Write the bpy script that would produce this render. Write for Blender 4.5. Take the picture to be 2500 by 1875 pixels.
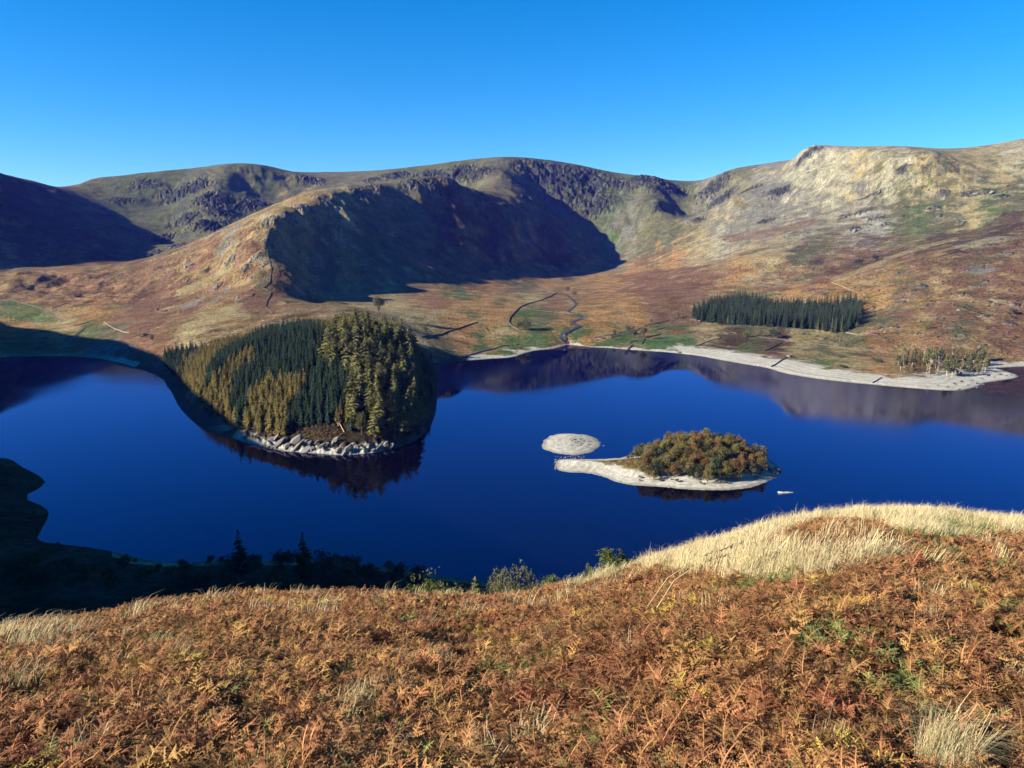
import bpy, math, random
import numpy as np
from mathutils import Vector

random.seed(7)
RNG = np.random.default_rng(11)
for _o in list(bpy.data.objects):
    bpy.data.objects.remove(_o)
SC = bpy.context.scene
COL = SC.collection

# ------------------------------------------------------------------ camera
EYE = 150.0                       # metres above the lake
PITCH = math.radians(10.0)
FPX = 1888.6                      # focal length in pixels of the 2500 x 1875 photograph
cam_d = bpy.data.cameras.new('camera')
cam_d.sensor_width = 36.0
cam_d.lens = 36.0 * FPX / 2500.0
cam_d.clip_start = 0.3
cam_d.clip_end = 40000.0
cam = bpy.data.objects.new('camera', cam_d)
cam.location = (0, 0, EYE)
cam.rotation_euler = (math.radians(90) - PITCH, 0, 0)
COL.objects.link(cam)
SC.camera = cam

# ------------------------------------------------------------------ sky, sun, exposure
SUN_AZ = math.radians(107.0)       # to the left of the view direction (+Y)
SUN_EL = math.radians(22.8)
sun_dir = Vector((-math.sin(SUN_AZ) * math.cos(SUN_EL), math.cos(SUN_AZ) * math.cos(SUN_EL), math.sin(SUN_EL)))
W = bpy.data.worlds.new('World')
SC.world = W
W.use_nodes = True
wt = W.node_tree
wt.nodes.clear()
sky = wt.nodes.new('ShaderNodeTexSky')
sky.sky_type = 'NISHITA'
sky.sun_disc = False
sky.sun_elevation = SUN_EL
sky.sun_rotation = -SUN_AZ
sky.altitude = 400.0
sky.air_density = 1.0
sky.dust_density = 0.0
sky.ozone_density = 8.0
hsv = wt.nodes.new('ShaderNodeHueSaturation')
hsv.inputs['Hue'].default_value = 0.5
hsv.inputs['Saturation'].default_value = 1.2
hsv.inputs['Value'].default_value = 1.0
bg = wt.nodes.new('ShaderNodeBackground')
bg.inputs['Strength'].default_value = 0.066
wo = wt.nodes.new('ShaderNodeOutputWorld')
wt.links.new(sky.outputs['Color'], hsv.inputs['Color'])
wt.links.new(hsv.outputs['Color'], bg.inputs['Color'])
wt.links.new(bg.outputs['Background'], wo.inputs['Surface'])

sun_d = bpy.data.lights.new('sun', 'SUN')
sun_d.energy = 5.0
sun_d.angle = math.radians(0.53)
sun_d.color = (1.0, 0.94, 0.86)
sun = bpy.data.objects.new('sun', sun_d)
sun.rotation_euler = sun_dir.to_track_quat('Z', 'Y').to_euler()
sun.location = (-300, -100, 900)
COL.objects.link(sun)

SC.view_settings.view_transform = 'Standard'
SC.view_settings.look = 'None'
SC.view_settings.gamma = 1.0
SC.view_settings.use_curve_mapping = False
SC.view_settings.exposure = 1.6
SC.cycles.max_bounces = 5
SC.cycles.diffuse_bounces = 2
SC.cycles.glossy_bounces = 2
SC.cycles.transmission_bounces = 2
SC.cycles.volume_bounces = 0
SC.cycles.transparent_max_bounces = 6

# ------------------------------------------------------------------ picture <-> place
CP, SP = math.cos(PITCH), math.sin(PITCH)
def ray(px, py):
    a = (px - 1250.0) / FPX
    b = (937.5 - py) / FPX
    return np.array([a, CP + b * SP, -SP + b * CP])
def P(px, py, Y):
    """the point seen at pixel (px,py) that lies Y metres ahead"""
    d = ray(px, py)
    t = Y / d[1]
    return np.array([d[0] * t, Y, EYE + d[2] * t])
def PW(px, py):
    """the point of the water plane seen at a pixel"""
    d = ray(px, py)
    t = -EYE / d[2]
    return np.array([d[0] * t, d[1] * t])

# ------------------------------------------------------------------ noise
_PR = np.random.default_rng(3)
_PERM = _PR.permutation(4096).astype(np.int32)
_GA = _PR.uniform(0, 2 * math.pi, 4096)
_GX = np.cos(_GA).astype(np.float32) * 1.5; _GY = np.sin(_GA).astype(np.float32) * 1.5
def pn(x, y, seed=0):
    x = np.asarray(x, float); y = np.asarray(y, float)
    x0 = np.floor(x); y0 = np.floor(y)
    fx = (x - x0).astype(np.float32); fy = (y - y0).astype(np.float32)
    ix = x0.astype(np.int32) + seed * 57; iy = y0.astype(np.int32) + seed * 131
    ux = fx * fx * fx * (fx * (fx * 6 - 15) + 10)
    uy = fy * fy * fy * (fy * (fy * 6 - 15) + 10)
    p0 = _PERM[ix & 4095]; p1 = _PERM[(ix + 1) & 4095]
    h = _PERM[(p0 + iy) & 4095]; a = _GX[h] * fx + _GY[h] * fy
    h = _PERM[(p1 + iy) & 4095]; b = _GX[h] * (fx - 1) + _GY[h] * fy
    a += ux * (b - a)
    h = _PERM[(p0 + iy + 1) & 4095]; c = _GX[h] * fx + _GY[h] * (fy - 1)
    h = _PERM[(p1 + iy + 1) & 4095]; b = _GX[h] * (fx - 1) + _GY[h] * (fy - 1)
    c += ux * (b - c)
    return a + uy * (c - a)
def fbm(x, y, wl, octs, seed=0, gain=0.5):
    s = 0; a = 1.0; f = 1.0 / wl
    for k in range(octs):
        s = s + a * pn(x * f + 13.7 * k, y * f - 7.3 * k, seed + k)
        a *= gain; f *= 2.03
    return s
def ridged(x, y, wl, octs, seed=0, gain=0.55):
    s = 0; a = 1.0; f = 1.0 / wl
    for k in range(octs):
        s = s + a * (1 - 2 * np.abs(pn(x * f + 3.1 * k, y * f + 9.2 * k, seed + k)))
        a *= gain; f *= 2.07
    return s
def sstep(a, b, x):
    t = np.clip((x - a) / (b - a), 0, 1)
    return t * t * (3 - 2 * t)

# ------------------------------------------------------------------ shorelines
lake_px = [(0, 872), (120, 869), (226, 872), (294, 887), (339, 901), (395, 921), (412, 949), (420, 960), (437, 997), (473, 1033),
    (505, 1056), (538, 1064), (574, 1074), (625, 1088), (647, 1093), (694, 1102), (730, 1104), (766, 1107), (838, 1112), (880, 1109), (929, 1103),
    (954, 1097), (983, 1090), (1019, 1074), (1045, 1050), (1060, 1025), (1066, 1000), (1068, 970), (1070, 945), (1072, 925), (1070, 905), (1079, 891), (1108, 886),
    (1150, 880), (1190, 876), (1253, 873), (1278, 863), (1310, 855), (1348, 852), (1370, 846), (1386, 841), (1411, 844), (1443, 848), (1494, 850),
    (1535, 854), (1585, 857), (1640, 861), (1708, 869), (1760, 879), (1804, 887), (1873, 898), (1905, 909), (1938, 916), (1996, 925), (2073, 934),
    (2150, 941), (2226, 948), (2322, 955), (2361, 951), (2392, 942), (2399, 935), (2438, 930), (2484, 923), (2488, 916), (2457, 907), (2434, 898),
    (2500, 895), (2620, 888)]
near_px = [(1250, 1425), (1100, 1410), (1000, 1392), (880, 1374), (700, 1369), (550, 1368), (480, 1372), (420, 1373), (350, 1366), (318, 1355), (230, 1337),
    (150, 1328), (90, 1320), (98, 1300), (122, 1258), (116, 1240), (55, 1214), (105, 1188), (112, 1172), (90, 1157), (55, 1140), (30, 1121), (0, 1117)]
lake = [tuple(PW(*p)) for p in lake_px]
lake += [(1400, 1000), (1900, 900), (2600, 850), (2700, 300), (1500, 180), (800, 230), (420, 285), (200, 300)]
lake += [tuple(PW(*p)) for p in near_px]
lake += [(-430, 540), (-560, 590), (-680, 690), (-760, 840), (-770, 980)]
isl_px = [(1357, 1122), (1396, 1119), (1460, 1121), (1494, 1119), (1531, 1115), (1590, 1092), (1650, 1078), (1740, 1080), (1810, 1092), (1855, 1107), (1894, 1130),
    (1908, 1148), (1899, 1164), (1870, 1180), (1826, 1192), (1779, 1198), (1725, 1197), (1657, 1193), (1589, 1188), (1538, 1184), (1501, 1176),
    (1470, 1163), (1440, 1156), (1386, 1153), (1355, 1148), (1356, 1136)]
ilt_px = [(1320, 1085), (1327, 1075), (1344, 1064), (1365, 1058), (1399, 1058), (1440, 1063), (1464, 1075), (1468, 1085), (1453, 1098), (1420, 1112), (1369, 1110), (1331, 1099)]
island = [tuple(PW(*p)) for p in isl_px]
islet = [tuple(PW(*p)) for p in ilt_px]
def smooth_poly(p, n=2):
    p = np.array(p, float)
    for _ in range(n):
        q = np.roll(p, -1, 0)
        p = np.stack([0.75 * p + 0.25 * q, 0.25 * p + 0.75 * q], 1).reshape(-1, 2)
    return p
lake = smooth_poly(lake, 1); island = smooth_poly(island, 2); islet = smooth_poly(islet, 2)

def inside(x, y, poly):
    r = np.zeros(x.shape, bool)
    px, py = poly[:, 0], poly[:, 1]
    j = len(poly) - 1
    for i in range(len(poly)):
        c = (py[i] > y) != (py[j] > y)
        if py[j] != py[i]:
            xi = (px[j] - px[i]) * (y - py[i]) / (py[j] - py[i]) + px[i]
            r ^= c & (x < xi)
        j = i
    return r
def edge_dist(x, y, poly):
    x = x.astype(np.float32); y = y.astype(np.float32)
    d = np.full(x.shape, 1e9, np.float32)
    for i in range(len(poly)):
        ax, ay = map(float, poly[i - 1]); bx, by = map(float, poly[i])
        ex, ey = bx - ax, by - ay
        l2 = ex * ex + ey * ey + 1e-9
        t = np.clip(((x - ax) * ex + (y - ay) * ey) / l2, 0, 1)
        d = np.minimum(d, (x - ax - t * ex) ** 2 + (y - ay - t * ey) ** 2)
    return np.sqrt(d)
def shore(x, y):
    """signed distances: mainland (+ on land), island, islet"""
    x = np.asarray(x, float); y = np.asarray(y, float)
    dm = np.full(x.shape, 500.0); di = np.full(x.shape, -500.0); dl = np.full(x.shape, -500.0)
    near = (y > 100) & (y < 1700) & (x > -1400) & (x < 3300)
    xs, ys = x[near], y[near]
    wob = fbm(xs, ys, 14.0, 3, 91) * 1.1
    d = edge_dist(xs, ys, lake)
    dm[near] = np.where(inside(xs, ys, lake), -d, d) + wob * np.clip(d / 4, 0, 1)
    m2 = (xs > -50) & (xs < 380) & (ys > 400) & (ys < 760)
    a = np.full(xs.shape, -500.0); b = a.copy()
    d = edge_dist(xs[m2], ys[m2], island); a[m2] = np.where(inside(xs[m2], ys[m2], island), d, -d)
    d = edge_dist(xs[m2], ys[m2], islet); b[m2] = np.where(inside(xs[m2], ys[m2], islet), d, -d)
    w2 = fbm(xs[m2], ys[m2], 17.0, 4, 93, .6)
    b[m2] += w2 * 1.5 + .3; a[m2] += w2 * 1.1
    di[near] = a; dl[near] = b
    return dm, di, dl

# ------------------------------------------------------------------ control points of the relief
ctl = []
def line(*pts, n=3):
    q = [P(*p) if len(p) == 3 else np.array(p[1:]) for p in pts]
    for a, b in zip(q[:-1], q[1:]):
        k = max(1, int(np.linalg.norm((b - a)[:2]) // 110))
        k = min(k, n)
        for i in range(k):
            ctl.append(a + (b - a) * i / k)
    ctl.append(q[-1])
def spot(*pts):
    for p in pts:
        ctl.append(P(*p) if len(p) == 3 else np.array(p[1:], float))
def Wd(x, y, z):
    return ('w', x, y, z)
# left fell: crest, shaded face, foot
line((0, 426, 2750), (24, 434, 2800), (51, 444, 2850), (78, 451, 2900), (110, 459, 2950), (169, 464, 3250))
line(Wd(-1750, 1700, 280), Wd(-1760, 1950, 360), Wd(-1795, 2350, 430), Wd(-1815, 2600, 436), (0, 426, 2750))
spot(Wd(-2300, 2700, 500), Wd(-2300, 2200, 430), Wd(-2700, 3300, 400))
spot((129, 455, 3050), (149, 459, 3150))
spot((0, 560, 2350), (150, 600, 2300), (300, 640, 2250), (250, 560, 2600), (60, 640, 2080), (200, 520, 2750), (0, 490, 2560))
spot((345, 610, 2500), (392, 640, 2400), (330, 560, 2850), (300, 540, 3000), (220, 500, 3050), (400, 600, 2750))
# far left mountain
line((188, 456, 3500), (212, 444, 3500), (239, 434, 3500), (282, 431, 3520), (321, 428, 3540), (353, 424, 3560), (392, 422, 3570), (439, 422, 3580), (470, 420, 3580),
     (505, 413, 3590), (533, 408, 3600), (560, 405, 3600), (584, 409, 3610), (611, 408, 3620), (647, 413, 3650), (682, 420, 3680), (725, 426, 3720), (741, 426, 3800), (781, 430, 3900))
line((556, 408, 3580), (548, 440, 3450), (530, 460, 3350), (490, 480, 3250), (480, 520, 3050), (545, 560, 2900), n=2)
spot((640, 480, 3470), (690, 500, 3400), (740, 480, 3500), (600, 530, 3150), (620, 510, 3250), (400, 500, 3300), (330, 490, 3250), (260, 480, 3280), (430, 560, 2980), (370, 530, 3080),
     (450, 450, 3450), (350, 450, 3420), (600, 450, 3530), (660, 450, 3580))
# high plateau and its crags
line((781, 430, 3950), (834, 427, 4000), (903, 422, 4020), (964, 415, 4000), (1025, 409, 3970), (1087, 400, 3920), (1139, 394, 3880), (1188, 390, 3840), (1233, 389, 3800), (1290, 394, 3850),
     (1351, 398, 3900), (1400, 405, 3920), (1432, 415, 3900), (1473, 423, 3900), (1514, 431, 3880), (1546, 432, 3830), (1575, 428, 3780), (1600, 433, 3830), (1636, 441, 3900), (1676, 447, 3900), (1703, 444, 3850),
     (1740, 433, 3750), (1771, 423, 3650), (1798, 419, 3600), (1835, 419, 3520), (1871, 410, 3450), (1916, 401, 3360), (1945, 392, 3300), (1961, 377, 3230), (1975, 361, 3170), (1984, 355, 3140))
line((903, 440, 3750), (964, 440, 3720), (1025, 440, 3700), (1087, 440, 3650), (1139, 440, 3600), n=1)
spot((850, 470, 3500), (950, 490, 3350), (1087, 500, 3350), (1160, 470, 3450))
# hidden plateau tops further back
spot(Wd(-1100, 4500, 560), Wd(-300, 4500, 590), Wd(400, 4500, 540), Wd(1000, 4400, 470), Wd(1500, 4200, 480), Wd(-1900, 4300, 480), Wd(-2600, 3900, 430), Wd(-2500, 5000, 350), Wd(0, 5400, 480), Wd(1500, 5200, 400), Wd(2600, 4500, 380))
# long spur from the summit down to the shaded ridge
line((1233, 391, 3790), (1222, 415, 3600), (1217, 431, 3470), (1200, 456, 3250), (1190, 474, 3110), n=2)
line((1188, 476, 3100), (1148, 458, 2960), (1107, 446, 2860), (1087, 435, 2790), (1046, 439, 2720), (1009, 442, 2650), (993, 452, 2610), (960, 457, 2550), (924, 455, 2480), (863, 463, 2380),
     (822, 464, 2300), (803, 471, 2240), (768, 487, 2150), (745, 503, 2060), (720, 510, 1950), (690, 530, 1850), (660, 558, 1730), (650, 605, 1610), (660, 650, 1520), (658, 691, 1450), n=2)
# back side of that ridge: hidden valley with the tarn
spot(Wd(-1150, 2900, 240), Wd(-900, 2950, 255), Wd(-700, 3050, 300), Wd(-1000, 2600, 190), Wd(-700, 2700, 250))
# its sunlit left flank
spot((592, 550, 1950), (556, 569, 1950), (509, 589, 1950), (455, 624, 1930), (392, 652, 1880), (345, 683, 1830), (300, 695, 1820), (666, 513, 2050), (705, 505, 2090))
spot((600, 640, 1620), (600, 690, 1500), (520, 680, 1640), (450, 700, 1600), (560, 610, 1760), (400, 720, 1620), (330, 740, 1560), (500, 640, 1760))
# shaded north face
spot((900, 600, 2080), (1000, 520, 2460), (1200, 600, 2600), (1350, 640, 2850), (1000, 640, 2050), (820, 600, 1950), (760, 660, 1780), (760, 560, 1990), (1100, 560, 2450), (900, 520, 2300), (730, 620, 1800), (720, 690, 1690), (800, 718, 1650), (850, 728, 1620), (700, 665, 1640), (700, 600, 1780),
     (1250, 520, 2900), (1330, 560, 2950), (1420, 620, 3020), (1150, 640, 2350), (880, 650, 1890), (1240, 640, 2600), (960, 695, 1850), (1080, 660, 2150), (1280, 470, 3300))
# headwall
spot((1430, 540, 3450), (1330, 500, 3550), (1500, 560, 3350), (1420, 600, 3200), (1550, 480, 3600), (1480, 490, 3550), (1400, 470, 3650), (1300, 440, 3720), (1450, 450, 3780))
line((1575, 429, 3780), (1590, 460, 3600), (1610, 490, 3420), (1620, 515, 3300), n=2)
spot((1660, 515, 3500), (1680, 480, 3720), (1640, 500, 3520), (1700, 530, 3400), (1740, 500, 3450), (1640, 540, 3350), (1560, 560, 3300), (1600, 580, 3100))
# valley floor
line((1386, 835, 1190), (1400, 790, 1330), (1400, 750, 1600), (1430, 720, 1950), (1440, 700, 2200), (1470, 680, 2500), (1509, 655, 2850), (1510, 640, 3000), (1510, 620, 3150), (1480, 600, 3300), n=2)
spot((740, 731, 1470), (850, 747, 1480), (920, 748, 1500), (1000, 760, 1370), (1150, 700, 2000), (1150, 688, 2150), (1350, 683, 2480), (1300, 690, 2350), (1000, 715, 1800), (1100, 740, 1600), (1250, 760, 1500), (1280, 800, 1280), (1130, 800, 1260), (1060, 820, 1180), (1200, 840, 1190), (1180, 680, 2230), (1300, 720, 1900), (1050, 728, 1700))
# right hand fell
line((1984, 356, 3140), (2015, 361, 3080), (2056, 364, 3000), (2110, 364, 2900), (2142, 371, 2800), (2169, 376, 2720), (2223, 377, 2620), (2269, 378, 2560), (2314, 373, 2700), (2382, 363, 2760), (2449, 349, 2800), (2500, 338, 2830))
line((2500, 338, 2830), Wd(2400, 2850, 620), Wd(3300, 2600, 600))
spot((1950, 396, 3130), (1930, 412, 3140), (1962, 384, 3125), (1972, 368, 3130), (1990, 372, 3060), (1935, 425, 3080))
spot((1800, 560, 2720), (1900, 500, 2880), (2100, 480, 2600), (2100, 560, 2250), (2300, 480, 2350), (2500, 460, 2250), (2300, 560, 2050), (2500, 540, 1900), (1700, 640, 2400), (1900, 620, 2000),
     (1800, 480, 3050), (1950, 440, 3000), (2100, 420, 2760), (2250, 430, 2480), (2400, 420, 2480), (1700, 590, 2750), (1650, 660, 2250), (1600, 700, 2000), (1750, 530, 3050), (2000, 560, 2350))
line((2500, 500, 2060), (2400, 560, 1960), (2260, 590, 1930), (2150, 622, 1900), (2040, 655, 1830), (1930, 690, 1740), n=2)
spot((1700, 720, 1650), (2450, 580, 1700), (2300, 620, 1650), (2200, 680, 1520), (2000, 720, 1500), (2450, 650, 1450), (2450, 720, 1290), (2300, 760, 1240), (2450, 800, 1130), (2300, 830, 1080),
     (2100, 800, 1220), (1900, 800, 1290), (1690, 790, 1390), (2060, 770, 1400), (2050, 815, 1230), (1800, 780, 1400), (1600, 820, 1260), (1700, 838, 1190), (1850, 860, 1130), (2000, 880, 1080), (2200, 890, 1040), (1950, 730, 1520), (1550, 760, 1470), (2250, 925, 960), (2330, 930, 950), (2420, 880, 1010))
spot(Wd(1500, 1500, 150), Wd(1900, 1300, 120), Wd(2600, 1400, 250), Wd(2200, 2000, 420), Wd(1600, 2000, 290), Wd(3000, 2000, 500))
spot((2056, 385, 3450), (2110, 385, 3350), (2142, 392, 3300), (2223, 400, 3150), (2300, 396, 3200), (2015, 385, 3700), (2400, 380, 3300), (2500, 360, 3300), (130, 470, 3900), (200, 465, 4100), (60, 465, 3600), (2056, 430, 4400), (2300, 430, 4200), (2450, 400, 4000))
# wooded peninsula
spot((450, 850, 1000), (400, 845, 1030))
spot(*[Wd(*q) for q in ((-169, 800, 57), (-208, 790, 57), (-140, 800, 55), (-227, 780, 54), (-253, 760, 46), (-290, 760, 32), (-110, 800, 42), (-148, 700, 45), (-182, 700, 44), (-211, 700, 36), (-241, 700, 22), (-122, 700, 42), (-98, 700, 28),
     (-135, 645, 33), (-166, 645, 30), (-190, 640, 22), (-112, 640, 31), (-95, 640, 22), (-127, 605, 19), (-156, 605, 16), (-107, 605, 20), (-172, 605, 12), (-190, 900, 49), (-262, 900, 44), (-320, 900, 30), (-135, 900, 36), (-420, 1000, 25), (-238, 1000, 42))])
spot((600, 760, 1250), (450, 800, 1130), (350, 830, 1080), (700, 735, 1350), (500, 720, 1500), (400, 760, 1350), (800, 745, 1250), (880, 770, 1150), (700, 775, 1130), (550, 790, 1130), (300, 820, 1150), (980, 800, 1120))
# flats on the left, mounds in front of the shaded fell
spot((0, 790, 1400), (0, 830, 1210), (251, 830, 1190), (110, 830, 1210), (251, 760, 1460), (200, 800, 1300), (120, 790, 1400), (0, 735, 1560), (150, 785, 1400), (60, 720, 1620), (180, 730, 1600), (300, 715, 1700), (240, 740, 1540), (330, 800, 1220), (60, 770, 1450))
line((0, 671, 1850), (50, 670, 1850), (94, 675, 1840), (118, 695, 1820), (219, 698, 1820), (298, 695, 1820), n=1)
spot(Wd(-1500, 1750, 100), Wd(-1500, 1500, 130))
# hill out of frame on the left that throws its shadow over the bay
line(Wd(-1750, 1450, 210), Wd(-1430, 1282, 220), Wd(-1166, 1020, 252), Wd(-1029, 824, 262), Wd(-858, 511, 270), Wd(-816, 407, 272), Wd(-730, 250, 290), Wd(-660, 110, 310), Wd(-610, -60, 330), n=2)
spot(Wd(-520, 330, 160), Wd(-420, 330, 100), Wd(-560, 500, 110), Wd(-480, 480, 75), Wd(-800, 800, 110), Wd(-950, 1050, 100), Wd(-420, 150, 180), Wd(-340, 250, 110), Wd(-1150, 1250, 90), Wd(-1500, 900, 290), Wd(-1300, 400, 310), Wd(-2000, 1500, 260), Wd(-2300, 1800, 330),
     Wd(-340, 560, 4), Wd(-380, 500, 30), Wd(-330, 440, 12), Wd(-300, 380, 18), Wd(-1300, 1500, 60))
# the slope under the viewpoint
for ang in (-38, -25, -12, 0, 12, 25, 40, 60):
    for rr, zz in ((75, 115), (110, 97), (160, 70), (210, 44), (260, 22)):
        zz2 = zz + (0 if ang > -13 else -2)
        ctl.append(np.array([rr * math.sin(math.radians(ang)), rr * math.cos(math.radians(ang)), zz2 + max(0, ang) * 0.12]))
for x, y, z in ((-250, 300, 10), (-120, 310, 5), (0, 300, 5), (-200, 345, 3), (-60, 335, 2), (-250, -60, 190), (0, -120, 215), (200, -100, 215), (500, -50, 200), (0, -500, 340), (800, 0, 180), (500, 120, 90), (1200, -100, 220)):
    ctl.append(np.array([x, y, z], float))
# the shore itself
sh = lake[::3]
for x, y in sh:
    ctl.append(np.array([x, y, 0.5]))
CT = np.array(ctl)
keep = [0]
_ord = np.arange(len(CT))
for i in _ord[1:]:
    if np.min(np.hypot(*(CT[keep, :2] - CT[i, :2]).T)) > 12 + 0.006 * np.hypot(*CT[i, :2]):
        keep.append(i)
CT = CT[keep]
def _phi(d2, c2):
    return np.sqrt(d2 + c2)
_c2 = (12 + 0.006 * np.hypot(CT[:, 0], CT[:, 1])) ** 2
_D2 = (CT[:, None, 0] - CT[None, :, 0]) ** 2 + (CT[:, None, 1] - CT[None, :, 1]) ** 2
_n = len(CT)
_A = np.zeros((_n + 1, _n + 1))
_A[:_n, :_n] = _phi(_D2, _c2[None, :]) + np.eye(_n) * -2.0
_A[_n, :_n] = 1; _A[:_n, _n] = 1
_w = np.linalg.solve(_A, np.append(CT[:, 2], 0))
def rbf(x, y):
    sh_ = np.shape(x)
    x = np.ravel(x).astype(np.float32); y = np.ravel(y).astype(np.float32)
    out = np.empty(x.shape)
    cx, cy, c2, w = (a.astype(np.float32) for a in (CT[:, 0], CT[:, 1], _c2, _w[:_n]))
    for s in range(0, len(x), 20000):
        d = (x[s:s + 20000, None] - cx) ** 2
        d += (y[s:s + 20000, None] - cy) ** 2
        d += c2
        np.sqrt(d, out=d)
        out[s:s + 20000] = d @ w + _w[_n]
    return out.reshape(sh_)

# ------------------------------------------------------------------ the slope in front of the viewpoint
brow_px = [(-500, 1575, 15), (-200, 1535, 16), (0, 1505, 17), (200, 1475, 19), (330, 1452, 20), (450, 1432, 21), (600, 1424, 22), (800, 1422, 23), (960, 1424, 24), (1100, 1430, 25), (1200, 1434, 26), (1300, 1424, 26), (1390, 1402, 27),
           (1470, 1382, 27), (1580, 1350, 28), (1695, 1317, 28), (1810, 1288, 29), (1900, 1256, 30), (1978, 1238, 30), (2090, 1226, 31), (2200, 1224, 31), (2320, 1236, 32), (2430, 1244, 32), (2500, 1252, 32), (2800, 1260, 34), (3200, 1270, 36)]
_b = []
for px, py, Y in brow_px:
    q = P(px, py, Y); r_ = math.hypot(q[0], q[1])
    _b.append((math.atan2(q[0], q[1]), r_, (EYE - q[2]) + 0.72))
_b = np.array(_b)
_aa = np.linspace(_b[0, 0], _b[-1, 0], 300)
_kk = np.exp(-0.5 * (np.arange(-12, 13) / 4.5) ** 2); _kk /= _kk.sum()
_b = np.stack([_aa] + [np.convolve(np.pad(np.interp(_aa, _b[:, 0], _b[:, c]), 12, mode='edge'), _kk, 'valid') for c in (1, 2)], 1)
def zfore(x, y):
    az = np.arctan2(x, y); r = np.hypot(x, y)
    rb = np.interp(az, _b[:, 0], _b[:, 1]); db = np.interp(az, _b[:, 0], _b[:, 2])
    s = np.clip(r / rb, 0, 1)
    zi = -2.35 - (db - 2.35) * s + 0.45 * np.sin(np.pi * s)
    sl = (db - 2.35) / rb
    o = np.maximum(r - rb, 0)
    zo = -db - o * sl - np.minimum(o, 8) ** 2 * 0.016 - np.maximum(o - 8, 0) * 0.24
    return EYE + np.where(r < rb, zi, zo) + 0.16 * fbm(x, y, 5.0, 3, 5)

crags = []   # (x, y, radius, amplitude) filled once the ground is known
def base_z(x, y, full=True):
    """height of the ground without the small relief"""
    x = np.asarray(x, float); y = np.asarray(y, float)
    r = np.hypot(x, y)
    z = rbf(x, y)
    dm, di, dl = shore(x, y)
    w = sstep(2, 26, dm)
    land = np.maximum((1 - w) * 0.16 * dm + w * z, 0.05 * np.minimum(dm, 60) + 0.05)
    bed = -0.2 - 0.18 * np.minimum(-dm, 80)
    z = np.where(dm > 0, land, bed)
    zi = 0.16 * np.minimum(di, 11) + 0.31 * np.clip(di - 11, 0, 16) + 0.2 * np.clip(di - 27, 0, 20)
    zl = 0.13 * np.minimum(dl, 8) + 0.09 * np.clip(dl - 8, 0, 30)
    z = np.where(di > 0, zi, np.where(dl > 0, zl, z))
    z = np.where((dm < 0) & (di < 0) & (dl < 0), np.maximum(bed, -0.2 - 0.2 * np.minimum(-di, -dl)), z)
    wf = 1 - sstep(46, 92, r)
    f = wf > 0
    if np.any(f):
        zf = zfore(x[f], y[f])
        z[f] = z[f] * (1 - wf[f]) + zf * wf[f]
    return z, dm, di, dl
# polar net of heights: fine where the view is, coarse elsewhere
azs = np.radians(np.concatenate([np.arange(-128, -60, 4.0), np.arange(-60, -37, 1.0), np.arange(-37, 37.0, 0.08), np.arange(37, 70, 1.0), np.arange(70, 101, 4.0)]))
r_near = np.exp(np.linspace(math.log(1.3), math.log(70.0), 200))
r_far = np.concatenate([np.exp(np.linspace(math.log(70.0), math.log(280.0), 60))[:-1], np.exp(np.linspace(math.log(280.0), math.log(4700.0), 920))[:-1], np.exp(np.linspace(math.log(4700.0), math.log(9000.0), 30))])
rs = np.concatenate([r_near[:-1], r_far])
GA, GR = np.meshgrid(azs, rs)
GX, GY = GR * np.sin(GA), GR * np.cos(GA)
GZ, GDM, GDI, GDL = base_z(GX, GY)
_lrs = np.log(rs)
def _look(grid, x, y):
    a = np.interp(np.arctan2(x, y), azs, np.arange(len(azs)))
    r = np.interp(np.log(np.maximum(np.hypot(x, y), 1.3)), _lrs, np.arange(len(rs)))
    i = np.minimum(a.astype(int), len(azs) - 2); k = np.minimum(r.astype(int), len(rs) - 2)
    fa = a - i; fr = r - k
    return (grid[k, i] * (1 - fa) + grid[k, i + 1] * fa) * (1 - fr) + (grid[k + 1, i] * (1 - fa) + grid[k + 1, i + 1] * fa) * fr
def ground(x, y):
    return _look(GZ, np.atleast_1d(np.asarray(x, float)), np.atleast_1d(np.asarray(y, float)))
def hit(px, py, off=0.0, dmin=150.0, dmax=5200.0):
    """first point of the ground (raised by off) along the line of sight through a pixel"""
    d = ray(px, py); h = math.hypot(d[0], d[1]); d = d / h
    t = np.exp(np.linspace(math.log(dmin), math.log(dmax), 420))
    z = ground(d[0] * t, d[1] * t) + off
    below = np.nonzero(EYE + d[2] * t < z)[0]
    if len(below) == 0:
        return np.array([d[0] * dmax, d[1] * dmax])
    i = max(below[0], 1)
    t2 = np.linspace(t[i - 1], t[i], 24)
    z = ground(d[0] * t2, d[1] * t2) + off
    k = np.nonzero(EYE + d[2] * t2 < z)[0]
    tt = t2[k[0]] if len(k) else t[i]
    return np.array([d[0] * tt, d[1] * tt])

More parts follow.
